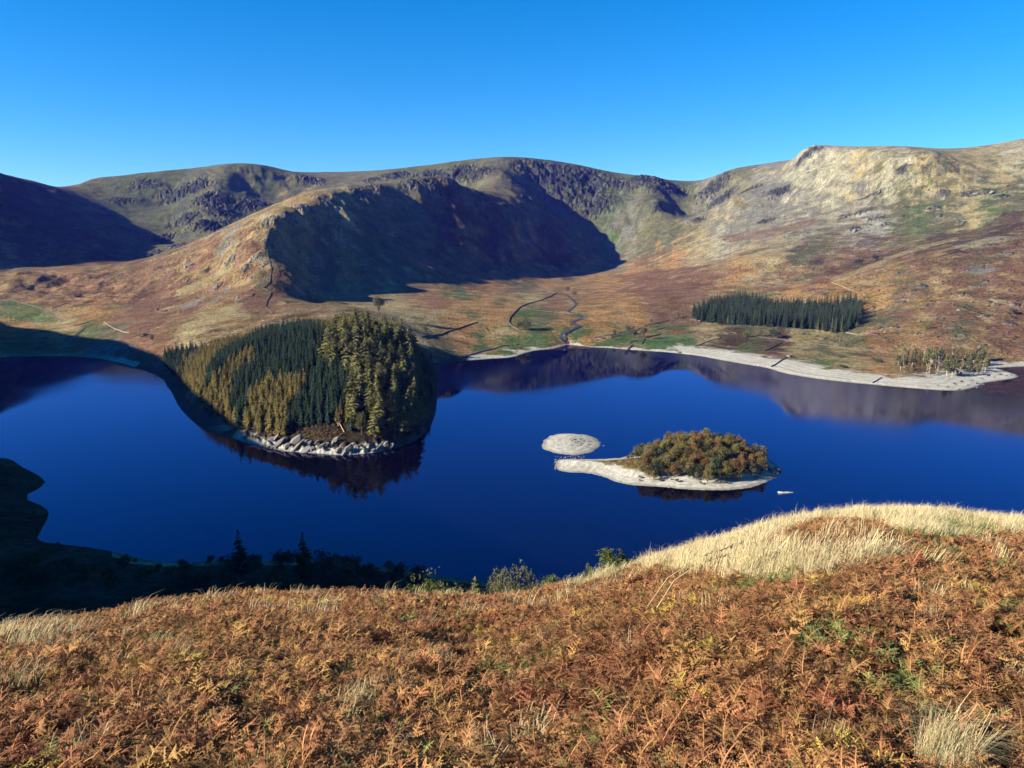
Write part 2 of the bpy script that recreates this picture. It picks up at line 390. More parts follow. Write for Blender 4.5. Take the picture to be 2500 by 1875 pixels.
# ------------------------------------------------------------------ materials
def lin(*c):
    return tuple((v / 255 / 12.92) if v / 255 <= 0.04045 else ((v / 255 + 0.055) / 1.055) ** 2.4 for v in c)
def new_mat(name):
    m = bpy.data.materials.new(name)
    m.use_nodes = True
    nt = m.node_tree
    b = nt.nodes['Principled BSDF']
    b.inputs['Specular IOR Level'].default_value = 0.15
    b.inputs['Roughness'].default_value = 0.9
    return m, nt, b
def N(nt, kind, **inp):
    n = nt.nodes.new(kind)
    for k, v in inp.items():
        k2 = k.replace('_', ' ')
        if k2 in n.inputs:
            n.inputs[k2].default_value = v
        else:
            setattr(n, k, v)
    return n
def mixrgb(nt, fac, a, b, mode='MIX'):
    n = nt.nodes.new('ShaderNodeMix'); n.data_type = 'RGBA'; n.blend_type = mode
    for sock, v in ((n.inputs[0], fac), (n.inputs[6], a), (n.inputs[7], b)):
        if hasattr(v, 'is_output'):
            nt.links.new(v, sock)
        else:
            sock.default_value = v if not isinstance(v, tuple) or len(v) == 4 else (*v, 1)
    return n.outputs[2]
def maprange(nt, v, a, b, c, d):
    n = nt.nodes.new('ShaderNodeMapRange')
    nt.links.new(v, n.inputs[0])
    for i, q in enumerate((a, b, c, d)):
        n.inputs[i + 1].default_value = q
    return n.outputs[0]
def noise_mat(name, c1, c2, scale, bump=0.0, rough=0.9, detail=6, per_object=0.0, hue=0.0, bscale=None, dist=0.1, translucent=0.0):
    """two colours mixed by noise, with optional bump, per object variation and light through leaves"""
    m, nt, b = new_mat(name)
    L = nt.links.new
    tc = N(nt, 'ShaderNodeTexCoord')
    nz = N(nt, 'ShaderNodeTexNoise', Scale=scale, Detail=float(detail), Roughness=0.62)
    L(tc.outputs['Object'], nz.inputs['Vector'])
    f = maprange(nt, nz.outputs[0], 0.32, 0.68, 0, 1)
    col = mixrgb(nt, f, c1, c2)
    if per_object:
        oi = N(nt, 'ShaderNodeObjectInfo')
        v = maprange(nt, oi.outputs['Random'], 0, 1, 1 - per_object, 1 + per_object)
        h = N(nt, 'ShaderNodeHueSaturation')
        L(col, h.inputs['Color']); L(v, h.inputs['Value'])
        if hue:
            r2 = N(nt, 'ShaderNodeMath', operation='MULTIPLY'); L(oi.outputs['Random'], r2.inputs[0]); r2.inputs[1].default_value = 37.7
            r3 = N(nt, 'ShaderNodeMath', operation='FRACT'); L(r2.outputs[0], r3.inputs[0])
            L(maprange(nt, r3.outputs[0], 0, 1, 0.5 - hue, 0.5 + hue), h.inputs['Hue'])
        col = h.outputs[0]
    L(col, b.inputs['Base Color'])
    b.inputs['Roughness'].default_value = rough
    if bump:
        bn = N(nt, 'ShaderNodeTexNoise', Scale=bscale or scale * 3, Detail=6.0, Roughness=0.65)
        L(tc.outputs['Object'], bn.inputs['Vector'])
        bp = N(nt, 'ShaderNodeBump', Strength=bump, Distance=dist)
        L(bn.outputs[0], bp.inputs['Height']); L(bp.outputs[0], b.inputs['Normal'])
    if translucent:
        tr = N(nt, 'ShaderNodeBsdfTranslucent'); L(col, tr.inputs['Color'])
        mx = N(nt, 'ShaderNodeMixShader'); mx.inputs[0].default_value = translucent
        L(b.outputs[0], mx.inputs[1]); L(tr.outputs[0], mx.inputs[2])
        L(mx.outputs[0], nt.nodes['Material Output'].inputs['Surface'])
    return m

def terrain_material(name, fine, bump, dist):
    """ground cover colours come from the mesh (what grows where), grain and relief from noise"""
    m, nt, b = new_mat(name)
    L = nt.links.new
    at = N(nt, 'ShaderNodeAttribute', attribute_name='cover')
    ge = N(nt, 'ShaderNodeNewGeometry')
    n1 = N(nt, 'ShaderNodeTexNoise', Scale=fine, Detail=8.0, Roughness=0.7)
    n2 = N(nt, 'ShaderNodeTexNoise', Scale=fine * 0.12, Detail=6.0, Roughness=0.65)
    n3 = N(nt, 'ShaderNodeTexNoise', Scale=fine * 0.6, Detail=5.0, Roughness=0.6)
    for n in (n1, n2, n3):
        L(ge.outputs['Position'], n.inputs['Vector'])
    v1 = maprange(nt, n1.outputs[0], 0.36, 0.64, 0.42, 1.58)
    v2 = maprange(nt, n2.outputs[0], 0.34, 0.66, 0.7, 1.3)
    mm = N(nt, 'ShaderNodeMath', operation='MULTIPLY'); L(v1, mm.inputs[0]); L(v2, mm.inputs[1])
    ss = N(nt, 'ShaderNodeAttribute', attribute_name='smooth_shore')
    vm = nt.nodes.new('ShaderNodeMix'); vm.data_type = 'FLOAT'
    L(maprange(nt, ss.outputs['Fac'], 0, 1, 0, .72), vm.inputs[0]); L(mm.outputs[0], vm.inputs[2]); vm.inputs[3].default_value = 1.0
    h = N(nt, 'ShaderNodeHueSaturation'); L(at.outputs['Color'], h.inputs['Color']); L(vm.outputs[0], h.inputs['Value'])
    L(maprange(nt, n3.outputs[0], 0.3, 0.7, 0.485, 0.515), h.inputs['Hue'])
    L(maprange(nt, n2.outputs[0], 0.3, 0.7, 1.12, 0.88), h.inputs['Saturation'])
    # bare rock: upright cracks and faces
    mp = N(nt, 'ShaderNodeMapping'); mp.inputs['Scale'].default_value = (1, 1, .35)
    L(ge.outputs['Position'], mp.inputs['Vector'])
    n4 = N(nt, 'ShaderNodeTexNoise', Scale=fine * .34, Detail=9.0, Roughness=0.72)
    L(mp.outputs[0], n4.inputs['Vector'])
    ck = maprange(nt, n4.outputs[0], 0.4, 0.56, 0.28, 1.15)
    rkv = N(nt, 'ShaderNodeHueSaturation'); L(h.outputs[0], rkv.inputs['Color']); L(ck, rkv.inputs['Value'])
    fin = mixrgb(nt, at.outputs['Alpha'], h.outputs[0], rkv.outputs[0])
    L(fin, b.inputs['Base Color'])
    b.inputs['Roughness'].default_value = 0.95
    b.inputs['Specular IOR Level'].default_value = 0.05
    bp = N(nt, 'ShaderNodeBump', Strength=bump, Distance=dist)
    L(maprange(nt, ss.outputs['Fac'], 0, 1, bump, bump * .12), bp.inputs['Strength'])
    L(n1.outputs[0], bp.inputs['Height'])
    rs_ = N(nt, 'ShaderNodeMath', operation='MULTIPLY'); L(n4.outputs[0], rs_.inputs[0]); L(at.outputs['Alpha'], rs_.inputs[1])
    bp2 = N(nt, 'ShaderNodeBump', Strength=1.0, Distance=dist * 4); L(rs_.outputs[0], bp2.inputs['Height']); L(bp.outputs[0], bp2.inputs['Normal'])
    L(bp2.outputs[0], b.inputs['Normal'])
    return m

# ------------------------------------------------------------------ what covers the ground (colour of the thing in daylight, 0-255)
K = 0.43
def al(r, g, b):
    return np.array(lin(r, g, b)) * K
TYPES = {
    'red': al(134, 100, 72), 'rust': al(152, 116, 82), 'orange': al(188, 144, 86), 'straw': al(186, 168, 116), 'pale': al(188, 180, 144),
    'olive': al(112, 110, 74), 'green': al(96, 116, 62), 'lush': al(92, 128, 70), 'grey': al(140, 136, 116), 'rock': al(172, 166, 148), 'scree': al(150, 150, 142),
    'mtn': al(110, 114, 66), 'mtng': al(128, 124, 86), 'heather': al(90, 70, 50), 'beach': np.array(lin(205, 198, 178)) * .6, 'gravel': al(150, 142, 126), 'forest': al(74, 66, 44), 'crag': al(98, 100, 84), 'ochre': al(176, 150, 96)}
anchors = [  # pixel of the photograph the ground is found under, and what grows there
    (300, 445, 'mtn'), (420, 450, 'mtn'), (520, 430, 'mtng'), (350, 500, 'mtn'), (450, 520, 'crag'), (560, 520, 'mtn'), (300, 540, 'mtn'), (420, 600, 'mtng'), (400, 560, 'mtn'), (350, 570, 'olive'), (480, 570, 'mtng'), (640, 440, 'mtn'),
    (820, 440, 'mtng'), (900, 430, 'mtng'), (1000, 425, 'mtn'), (1100, 420, 'mtn'), (1180, 420, 'mtng'), (1160, 450, 'olive'), (1300, 410, 'mtn'), (1350, 450, 'crag'), (1420, 480, 'mtn'), (1480, 470, 'mtn'), (1550, 470, 'mtn'), (1460, 530, 'mtn'), (1480, 580, 'green'),
    (1540, 530, 'grey'), (1560, 570, 'olive'), (1600, 520, 'olive'), (1680, 470, 'mtn'), (1740, 470, 'grey'), (1800, 460, 'mtng'), (1640, 560, 'olive'), (1600, 590, 'olive'), (1500, 620, 'grey'),
    (1860, 460, 'grey'), (1900, 500, 'grey'), (1960, 420, 'pale'), (2020, 400, 'pale'), (1950, 480, 'grey'), (1850, 530, 'grey'), (1780, 570, 'grey'), (2050, 440, 'pale'), (2100, 390, 'straw'), (2180, 400, 'pale'), (2250, 400, 'straw'), (2400, 380, 'straw'), (2480, 360, 'pale'), (2450, 420, 'straw'), (2350, 430, 'straw'), (2250, 760, 'ochre'), (2350, 780, 'olive'), (2450, 705, 'ochre'), (2200, 695, 'olive'), (2150, 720, 'ochre'), (2400, 800, 'ochre'), (2300, 700, 'ochre'), (2380, 650, 'olive'),
    (1980, 540, 'grey'), (2080, 480, 'grey'), (2150, 470, 'olive'), (2200, 500, 'olive'), (2130, 540, 'rock'), (2300, 520, 'olive'), (2240, 540, 'green'), (2420, 500, 'green'), (2480, 480, 'olive'), (2200, 570, 'olive'), (2300, 560, 'olive'), (2380, 550, 'straw'),
    (1700, 620, 'straw'), (1640, 640, 'orange'), (1760, 600, 'pale'), (1850, 620, 'straw'), (1950, 630, 'olive'), (2000, 600, 'olive'), (1900, 650, 'straw'), (1800, 660, 'orange'), (1700, 680, 'red'), (1600, 680, 'red'), (1550, 660, 'orange'), (1560, 700, 'red'), (1650, 710, 'red'),
    (1500, 690, 'orange'), (1450, 670, 'orange'), (1520, 740, 'orange'), (1600, 750, 'rust'), (1700, 700, 'rust'), (1450, 770, 'orange'), (1550, 780, 'orange'), (1640, 760, 'red'), (1480, 800, 'orange'), (1660, 790, 'rust'),
    (1900, 690, 'rust'), (2000, 680, 'red'), (2100, 650, 'red'), (2250, 650, 'red'), (2200, 620, 'red'), (2350, 620, 'heather'), (2450, 560, 'heather'), (2350, 660, 'red'), (2450, 650, 'red'), (2480, 690, 'rust'), (2050, 700, 'orange'), (2150, 690, 'orange'), (1950, 710, 'orange'),
    (2200, 720, 'red'), (2300, 730, 'red'), (2400, 740, 'red'), (2200, 770, 'red'), (2150, 790, 'olive'), (2300, 790, 'rust'), (2450, 780, 'red'), (2250, 820, 'rust'), (2400, 830, 'red'), (2480, 840, 'rust'), (2150, 830, 'rust'), (2080, 820, 'olive'),
    (1500, 830, 'green'), (1600, 830, 'lush'), (1660, 830, 'green'), (1720, 820, 'straw'), (1780, 830, 'heather'), (1820, 850, 'green'), (1860, 830, 'olive'), (1900, 840, 'heather'), (1950, 845, 'straw'), (2000, 850, 'olive'), (1900, 870, 'rust'), (1980, 865, 'straw'), (2060, 870, 'ochre'), (1990, 890, 'green'), (2080, 890, 'straw'), (2150, 900, 'orange'), (2250, 900, 'rust'), (2200, 880, 'ochre'),
    (850, 720, 'ochre'), (950, 750, 'straw'), (1050, 770, 'straw'), (1000, 790, 'straw'), (1050, 730, 'rust'), (1100, 740, 'orange'), (1150, 690, 'rust'), (1200, 700, 'orange'), (1120, 720, 'green'), (1180, 740, 'orange'), (1080, 810, 'orange'), (1130, 820, 'orange'), (1200, 790, 'orange'), (1250, 760, 'orange'), (1280, 700, 'olive'), (1340, 690, 'orange'), (1300, 730, 'straw'), (1270, 760, 'green'), (1330, 770, 'olive'), (1360, 740, 'rust'), (1380, 790, 'orange'), (1240, 800, 'ochre'), (1310, 815, 'green'), (1180, 835, 'green'), (1100, 840, 'olive'), (1250, 835, 'green'), (1400, 820, 'green'),
    (700, 560, 'ochre'), (640, 550, 'straw'), (760, 500, 'ochre'), (820, 475, 'straw'), (900, 465, 'mtng'), (1000, 450, 'mtng'), (620, 580, 'rust'), (560, 590, 'grey'), (600, 620, 'rust'), (640, 600, 'ochre'), (560, 640, 'ochre'), (500, 620, 'rust'), (640, 660, 'olive'), (600, 680, 'ochre'), (520, 680, 'rust'), (470, 680, 'ochre'), (420, 690, 'red'), (600, 720, 'red'), (550, 720, 'rust'), (660, 710, 'rust'), (640, 740, 'red'), (480, 730, 'red'), (400, 730, 'red'), (450, 770, 'red'), (350, 750, 'red'), (350, 790, 'red'), (380, 820, 'rust'), (300, 780, 'rust'), (520, 770, 'ochre'), (560, 760, 'straw'), (480, 790, 'straw'), (330, 830, 'rust'),
    (60, 690, 'ochre'), (100, 700, 'rust'), (180, 710, 'orange'), (240, 710, 'rust'), (50, 710, 'rust'), (150, 730, 'rust'), (230, 740, 'orange'), (150, 770, 'ochre'), (200, 780, 'orange'), (60, 800, 'orange'), (150, 800, 'straw'), (220, 800, 'green'), (100, 830, 'green'), (50, 850, 'green'), (200, 840, 'green'), (270, 820, 'olive'), (280, 850, 'scree'), (20, 690, 'ochre'),
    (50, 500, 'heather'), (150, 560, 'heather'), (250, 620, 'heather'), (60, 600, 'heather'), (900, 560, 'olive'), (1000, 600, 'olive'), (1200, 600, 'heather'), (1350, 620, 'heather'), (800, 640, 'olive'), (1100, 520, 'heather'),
    (700, 850, 'forest'), (850, 850, 'forest'), (560, 870, 'forest'), (950, 860, 'forest'), (800, 950, 'forest'), (700, 1000, 'forest'), (900, 1000, 'forest'), (620, 980, 'forest'), (1000, 950, 'forest')]
# shapes with a firm edge: type, strength, corners (pixels the ground is found under)
patches = [
    ('lush', .9, [(0, 733), (50, 737), (95, 746), (128, 768), (150, 783), (80, 787), (30, 782), (0, 776)]),
    ('straw', .95, [(430, 800), (500, 765), (560, 758), (530, 782), (470, 802), (440, 812)]),
    ('straw', .85, [(425, 720), (470, 690), (560, 630), (575, 640), (500, 700), (440, 728)]),
    ('scree', .85, [(435, 752), (500, 720), (490, 738), (450, 758)]), ('scree', .8, [(515, 740), (545, 700), (560, 700), (530, 738)]), ('scree', .7, [(510, 635), (545, 600), (560, 605), (520, 640)]),
    ('red', .85, [(1520, 672), (1580, 660), (1690, 650), (1700, 660), (1600, 685), (1510, 690)]), ('red', .9, [(1560, 710), (1620, 692), (1720, 690), (1640, 740), (1580, 750)]), ('red', .85, [(1690, 670), (1780, 655), (1835, 660), (1750, 678)]),
    ('heather', .8, [(2080, 600), (2120, 575), (2170, 578), (2180, 585), (2100, 605)]), ('heather', .85, [(2230, 600), (2290, 570), (2400, 555), (2450, 518), (2500, 512), (2500, 560), (2400, 585), (2300, 610), (2230, 625)]),
    ('heather', .8, [(1910, 615), (1970, 590), (1980, 598), (1930, 618)]), ('heather', .75, [(1800, 620), (1880, 600), (1885, 606), (1810, 626)]), ('heather', .8, [(1975, 640), (2010, 628), (2015, 640), (1985, 650)]), ('heather', .8, [(2010, 665), (2100, 630), (2210, 605), (2220, 622), (2110, 650), (2020, 675)]),
    ('red', .8, [(1750, 580), (1880, 560), (1990, 530), (2000, 545), (1900, 575), (1780, 592)]), ('red', .8, [(1540, 640), (1640, 600), (1650, 606), (1560, 650)]),
    ('scree', .8, [(2350, 665), (2380, 655), (2440, 653), (2445, 660), (2380, 668)]), ('pale', .8, [(2300, 830), (2340, 815), (2360, 825), (2320, 832)]),
    ('lush', .8, [(1590, 850), (1610, 830), (1690, 812), (1705, 835), (1690, 850), (1640, 855)]), ('green', .8, [(1440, 842), (1500, 826), (1550, 838), (1530, 846)]), ('green', .9, [(1290, 830), (1360, 820), (1365, 832), (1300, 838)]), ('green', .8, [(1190, 862), (1250, 845), (1270, 850), (1240, 868)]),
    ('green', .7, [(1250, 770), (1290, 750), (1360, 765), (1300, 780), (1260, 795)]), ('green', .7, [(1200, 735), (1230, 725), (1245, 735), (1210, 745)]),
    ('heather', .85, [(1720, 845), (1770, 818), (1830, 825), (1815, 840), (1760, 848)]), ('heather', .7, [(1810, 850), (1870, 830), (1910, 840), (1860, 858)]), ('red', .8, [(1850, 866), (1900, 860), (1995, 868), (1980, 873), (1870, 873)]),
    ('straw', .85, [(1900, 850), (1960, 835), (1990, 845), (1950, 860)]), ('straw', .8, [(1870, 857), (2050, 870), (2090, 868), (2060, 878), (1950, 870)]), ('beach', .7, [(1620, 856), (1650, 838), (1668, 842), (1680, 856)]),
    ('olive', .8, [(2090, 800), (2130, 770), (2150, 760), (2140, 790), (2110, 810)]), ('straw', .6, [(2070, 690), (2110, 684), (2180, 694), (2180, 699), (2090, 696)]), ('straw', .7, [(2030, 680), (2200, 615), (2330, 580), (2340, 585), (2200, 624), (2040, 690)]),
    ('pale', .6, [(2330, 600), (2440, 575), (2490, 585), (2400, 600), (2350, 612)]),
    ('ochre', .7, [(1020, 810), (1090, 800), (1150, 795), (1060, 815)]), ('rust', .8, [(1020, 740), (1080, 725), (1120, 735), (1080, 755), (1040, 758)]), ('orange', .9, [(1180, 775), (1230, 745), (1290, 730), (1260, 760), (1230, 790), (1190, 785)]),
]
crag_px = [(905, 440, 60, 12), (960, 430, 90, 16), (1040, 430, 90, 16), (1110, 425, 110, 18), (1170, 425, 90, 16), (1320, 430, 120, 22), (1370, 450, 130, 24), (1410, 470, 130, 24), (1450, 500, 110, 20), (1480, 450, 110, 18), (1430, 430, 100, 18), (1550, 445, 90, 14),
    (1640, 465, 90, 18), (1600, 460, 60, 12), (1740, 460, 100, 14), (1760, 490, 80, 12), (1830, 465, 60, 10), (1610, 510, 40, 8), (1290, 470, 80, 12), (1250, 440, 60, 12),
    (470, 460, 90, 14), (430, 480, 80, 14), (520, 490, 90, 18), (540, 520, 80, 16), (450, 540, 60, 14), (500, 545, 70, 14), (350, 450, 60, 8), (290, 490, 60, 12), (260, 530, 50, 12), (300, 560, 45, 10), (400, 580, 50, 10), (430, 600, 40, 8), (380, 620, 40, 8), (600, 500, 70, 12), (570, 545, 60, 12), (640, 500, 60, 10), (760, 440, 70, 12),
    (880, 470, 50, 7), (930, 462, 50, 7), (1010, 450, 50, 9), (1050, 447, 50, 9), (1100, 452, 40, 8), (800, 490, 40, 6), (740, 510, 40, 6), (660, 545, 25, 5), (700, 530, 25, 5), (1200, 480, 30, 6), (1240, 500, 30, 6), (1290, 490, 40, 8), (1060, 475, 30, 7), (925, 560, 14, 6),
    (460, 650, 14, 4), (560, 640, 16, 4), (620, 630, 16, 4), (655, 600, 14, 5), (640, 650, 12, 4), (400, 760, 9, 3), (600, 660, 14, 4), (530, 700, 14, 4), (580, 740, 9, 3), (615, 720, 9, 3), (350, 820, 9, 3), (450, 690, 12, 3), (500, 660, 14, 4), (590, 600, 16, 4), (1075, 667, 12, 6), (695, 740, 9, 3),
    (2135, 535, 26, 9), (2155, 550, 24, 9), (2085, 560, 28, 9), (2100, 520, 30, 7), (2140, 475, 24, 7), (2060, 530, 26, 6), (2030, 575, 22, 5), (2280, 510, 26, 7), (2290, 530, 18, 5), (2360, 475, 30, 8), (2410, 470, 30, 8), (2440, 480, 24, 7), (2300, 475, 24, 6), (2200, 420, 26, 7), (2110, 485, 26, 6), (2345, 545, 14, 4), (2200, 530, 12, 3), (1966, 385, 60, 12),
    (1700, 540, 40, 5), (1900, 470, 60, 6), (1870, 540, 40, 4), (2290, 780, 11, 3), (2350, 750, 12, 3), (2440, 730, 12, 3), (2400, 770, 11, 3), (2200, 740, 10, 2.5), (2250, 700, 12, 3), (2180, 800, 9, 2.5), (2460, 790, 10, 3), (2330, 800, 9, 3), (2420, 600, 14, 3), (2460, 620, 14, 3), (2380, 700, 12, 3), (2270, 745, 10, 3), (2480, 745, 10, 3), (2340, 720, 10, 3), (1470, 826, 7, 2), (2010, 828, 6, 3), (1780, 815, 6, 3)]
for px, py, rad, amp in crag_px:
    q = hit(px, py)
    crags.append((q[0], q[1], rad, amp))

def relief(x, y, z, dm, slope, st):
    """small relief on top of the base height; also says how rocky each place is"""
    r = np.hypot(x, y)
    rock = np.zeros(x.shape); amp = np.zeros(x.shape)
    for cx, cy, rad, a in crags:
        d2 = (x - cx) ** 2 + (y - cy) ** 2
        m = d2 < (2.2 * rad) ** 2
        if not np.any(m):
            continue
        g = np.exp(-d2[m] / (rad * rad * 0.9))
        rock[m] = np.maximum(rock[m], g); amp[m] = np.maximum(amp[m], a * g)
    sc = np.clip(r / 1600, 0.12, 1.0)
    shore_f = sstep(3, 40, dm)
    steep = np.clip(slope * 1.6, 0.15, 1.1)
    far = sstep(900, 2200, r)
    dz = (fbm(x, y, 110.0, 3, 21) * 4.5 * far + fbm(x, y, 34.0, 4, 31) * 1.9 * sc) * steep * shore_f
    gl = ridged(x, y, 140.0, 4, 41)
    dz += far * np.clip(slope - 0.35, 0, 0.6) * (gl - 0.7) * 22.0
    wx = x + fbm(x, y, 60.0, 2, 51) * 25; wy = y + fbm(x, y, 60.0, 2, 52) * 25
    big = sstep(10, 16, amp)
    rg = ridged(wx, wy, 46.0, 5, 61, 0.6) * big + ridged(wx * 1.0, wy * 1.0, 15.0, 5, 62, 0.62) * (1 - big)
    dz += amp * (rg - 0.55) * (.62 + .25 * big) + amp * st * 0.3 * big + far * st * 0.9 * shore_f
    # hummocks of the left hand valley mouth
    hum = sstep(0, 200, y - 1480) * (1 - sstep(0, 120, y - 1880)) * (1 - sstep(-780, -640, x))
    dz += hum * (fbm(x, y, 55.0, 4, 71) * 6.0)
    tip = sstep(0.5, 3, dm) * (1 - sstep(13, 20, dm)) * (y < 640) * (y > 520) * (x > -215) * (x < -70)
    dz += tip * (ridged(x * .8 + y * .6, (y * .8 - x * .6) * .4, 7.0, 4, 66, .6) - .2) * 2.4
    near = 1 - sstep(46, 90, r)
    dz = dz * (1 - near)
    return dz, rock, rg

def cover(x, y, z, dm, di, dl, slope, rock, rg, A, Pp, st):
    r = np.hypot(x, y); az = np.arctan2(x, y); lr = np.log(np.maximum(r, 5))
    n = len(x)
    jx = fbm(x, y, 0.04 * 1500, 4, 101, 0.6) * 0.010; jy = fbm(x, y, 0.04 * 1500, 4, 102, 0.6) * 0.05
    names = list(TYPES); Wt = {k: np.zeros(n, np.float32) for k in set(a[2] for a in A)}
    for (ax, ay, k) in A:
        a0 = math.atan2(ax, ay); l0 = math.log(math.hypot(ax, ay))
        d2 = (az + jx - a0) ** 2 + (0.17 * (lr + jy - l0)) ** 2
        Wt[k] += (1.0 / (d2 + 0.00006) ** 1.6).astype(np.float32)
    tot = 0; colr = np.zeros((n, 3), np.float32)
    for i, (k, w) in enumerate(sorted(Wt.items())):
        pt_ = fbm(x, y * 0.8, 52.0, 5, 200 + 7 * i, 0.8)
        w = w * np.exp(2.6 * pt_ + .4 * st * (-1) ** i)
        w = w ** 1.25
        colr += w[:, None] * TYPES[k]; tot = tot + w
    colr /= tot[:, None]
    # firm patches
    wx = x + fbm(x, y, 38.0, 4, 111, 0.65) * 7.0; wy = y + fbm(x, y, 38.0, 4, 112, 0.65) * 12.0
    for k, s, poly in Pp:
        m = inside(wx, wy, poly)
        t = s * (0.75 + 0.35 * fbm(x[m], y[m], 20.0, 4, 121))
        t = np.clip(t, 0, 1)[:, None]
        colr[m] = colr[m] * (1 - t) + TYPES[k] * t
    # scattered stones and bare rock
    sp = fbm(x, y, 16.0, 5, 131, 0.7)
    right = np.where(y < 1900, sstep(.72, 1.1, sp), sstep(1.0, 1.25, sp)) * sstep(300, 600, x) * (1 - sstep(2300, 2700, y)) * 0.8 * sstep(0.04, 0.14, slope)
    leftf = sstep(0.95, 1.3, sp) * (1 - sstep(-420, -300, x)) * sstep(1250, 1400, y) * (1 - sstep(2000, 2200, y)) * 0.8 * sstep(0.2, 0.4, slope)
    rk = np.clip(rock * (0.55 + 0.8 * rg * 0.6) - 0.16, 0, 1) * sstep(0.25, 0.7, rock + 0.5 * sp)
    rk = np.clip(rk * 1.35 + right + leftf, 0, 0.92)
    far = sstep(2300, 3000, r)[:, None]
    rc = TYPES['rock'] * (1 - far) + TYPES['crag'] * far
    rc = rc * (0.85 + 0.25 * fbm(x, y, 9.0, 3, 141))[:, None]
    colr = colr * (1 - rk[:, None]) + rc * rk[:, None]
    # streaks of grass and stones down the slopes
    kf = sstep(1300, 2200, r) * .75 + .25
    colr *= np.clip(1 + 0.26 * kf * st, .55, 1.5)[:, None]
    # bare shore between the low water and the usual water line
    lev = z + fbm(x, y, 30.0, 3, 161) * 1.5 + fbm(x, y, 7.0, 3, 162) * 0.7
    wet = sstep(0.0, 0.7, z)
    dark_tip = 1.0
    band = 0.86 + 0.10 * np.sin(z * 11.0 + 1.5 * fbm(x, y, 25.0, 2, 163)) + 0.10 * np.sin(z * 21.0 + 1.5 * fbm(x, y, 18.0, 2, 165)) + 0.10 * fbm(x, y, 3.0, 4, 164, 0.7)
    bc = TYPES['beach'][None] * band[:, None] * (0.45 + 0.55 * wet)[:, None]
    bm = (1 - sstep(2.8, 4.2, lev)) * (dm > -40) * (1 - sstep(50, 85, dm)) * (r > 120)
    # only the steeper lake shores are bare; the flats at the head of the lake are grown over
    flat = (1 - sstep(-200, -120, x + 0 * y)) * sstep(1020, 1100, y)
    bm = bm * (1 - 0.92 * flat)
    headr = sstep(-130, -90, x) * (1 - sstep(230, 260, x)) * sstep(1050, 1090, y)
    hb = (1 - sstep(0.8, 1.6, lev)) * (dm > -40)
    bm = np.where(headr > 0.5, hb, bm)
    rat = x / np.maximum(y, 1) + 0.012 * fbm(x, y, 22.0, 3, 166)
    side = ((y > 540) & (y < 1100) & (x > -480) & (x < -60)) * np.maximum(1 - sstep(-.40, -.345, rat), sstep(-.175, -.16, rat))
    bc = bc * (1 - side[:, None]) + TYPES['gravel'][None] * .4 * band[:, None] * side[:, None]  # gravel at the peninsula's sides, darkened further to paint in their shade
    bm = np.where((y < 620) & (x < -225) & (dm > 0), bm * 0.25, bm)
    bm = np.where((y < 420) & (dm > 0), bm * 0.35, bm)
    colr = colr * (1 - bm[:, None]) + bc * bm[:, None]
    isl = (di > -12) | (dl > -12)
    core = sstep(3.3, 4.6, z + fbm(x, y, 12.0, 3, 171) * 0.9) * (di > 0)
    ic = TYPES['beach'][None] * (band * 1.02)[:, None] * (0.5 + 0.5 * wet)[:, None]
    stony = sstep(0.25, 0.6, fbm(x, y, 3.5, 4, 172, 0.7)) * ((dl > 0) * sstep(0.6, 1.1, z) + (di > 0) * sstep(1.6, 2.6, z)) * 0.3
    ic = ic * (1 - stony[:, None]) + TYPES['rock'][None] * 0.8 * stony[:, None]
    ic = ic * (1 - core[:, None]) + (TYPES['ochre'][None] * .62) * core[:, None]
    colr = np.where(isl[:, None], ic, colr)
    # peaty soil and litter under the bracken at the viewpoint
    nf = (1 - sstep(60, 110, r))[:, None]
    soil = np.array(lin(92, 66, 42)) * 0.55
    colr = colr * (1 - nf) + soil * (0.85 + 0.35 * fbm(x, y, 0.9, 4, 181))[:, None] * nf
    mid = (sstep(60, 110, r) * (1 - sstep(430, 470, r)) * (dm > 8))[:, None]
    mc = TYPES['heather'][None] * 0.45 + (TYPES['olive'] * .4 - TYPES['heather'] * .45)[None] * sstep(-0.3, 0.5, fbm(x, y, 30.0, 4, 191))[:, None]  # heather and olive cover darkened, painting in the near and left shores' shade
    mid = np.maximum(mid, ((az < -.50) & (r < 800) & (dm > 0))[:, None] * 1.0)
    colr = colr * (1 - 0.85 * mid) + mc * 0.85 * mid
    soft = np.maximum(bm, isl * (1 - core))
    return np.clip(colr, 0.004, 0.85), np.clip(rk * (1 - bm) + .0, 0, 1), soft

# ------------------------------------------------------------------ terrain mesh
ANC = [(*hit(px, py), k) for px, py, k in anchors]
PAT = []
for k, s, poly in patches:
    PAT.append((k, s, np.array([hit(*p) for p in poly])))
_ga = np.gradient(GZ, axis=1) / (np.gradient(GA, axis=1) * GR)      # across, to the right
_gr = np.gradient(GZ, axis=0) / np.gradient(GR, axis=0)             # outwards
GSL = np.hypot(_ga, _gr)
_dx = _ga * np.cos(GA) + _gr * np.sin(GA); _dy = -_ga * np.sin(GA) + _gr * np.cos(GA)
_dl = np.hypot(_dx, _dy) + 1e-6
GDX, GDY = _dx / _dl, _dy / _dl                                     # uphill direction

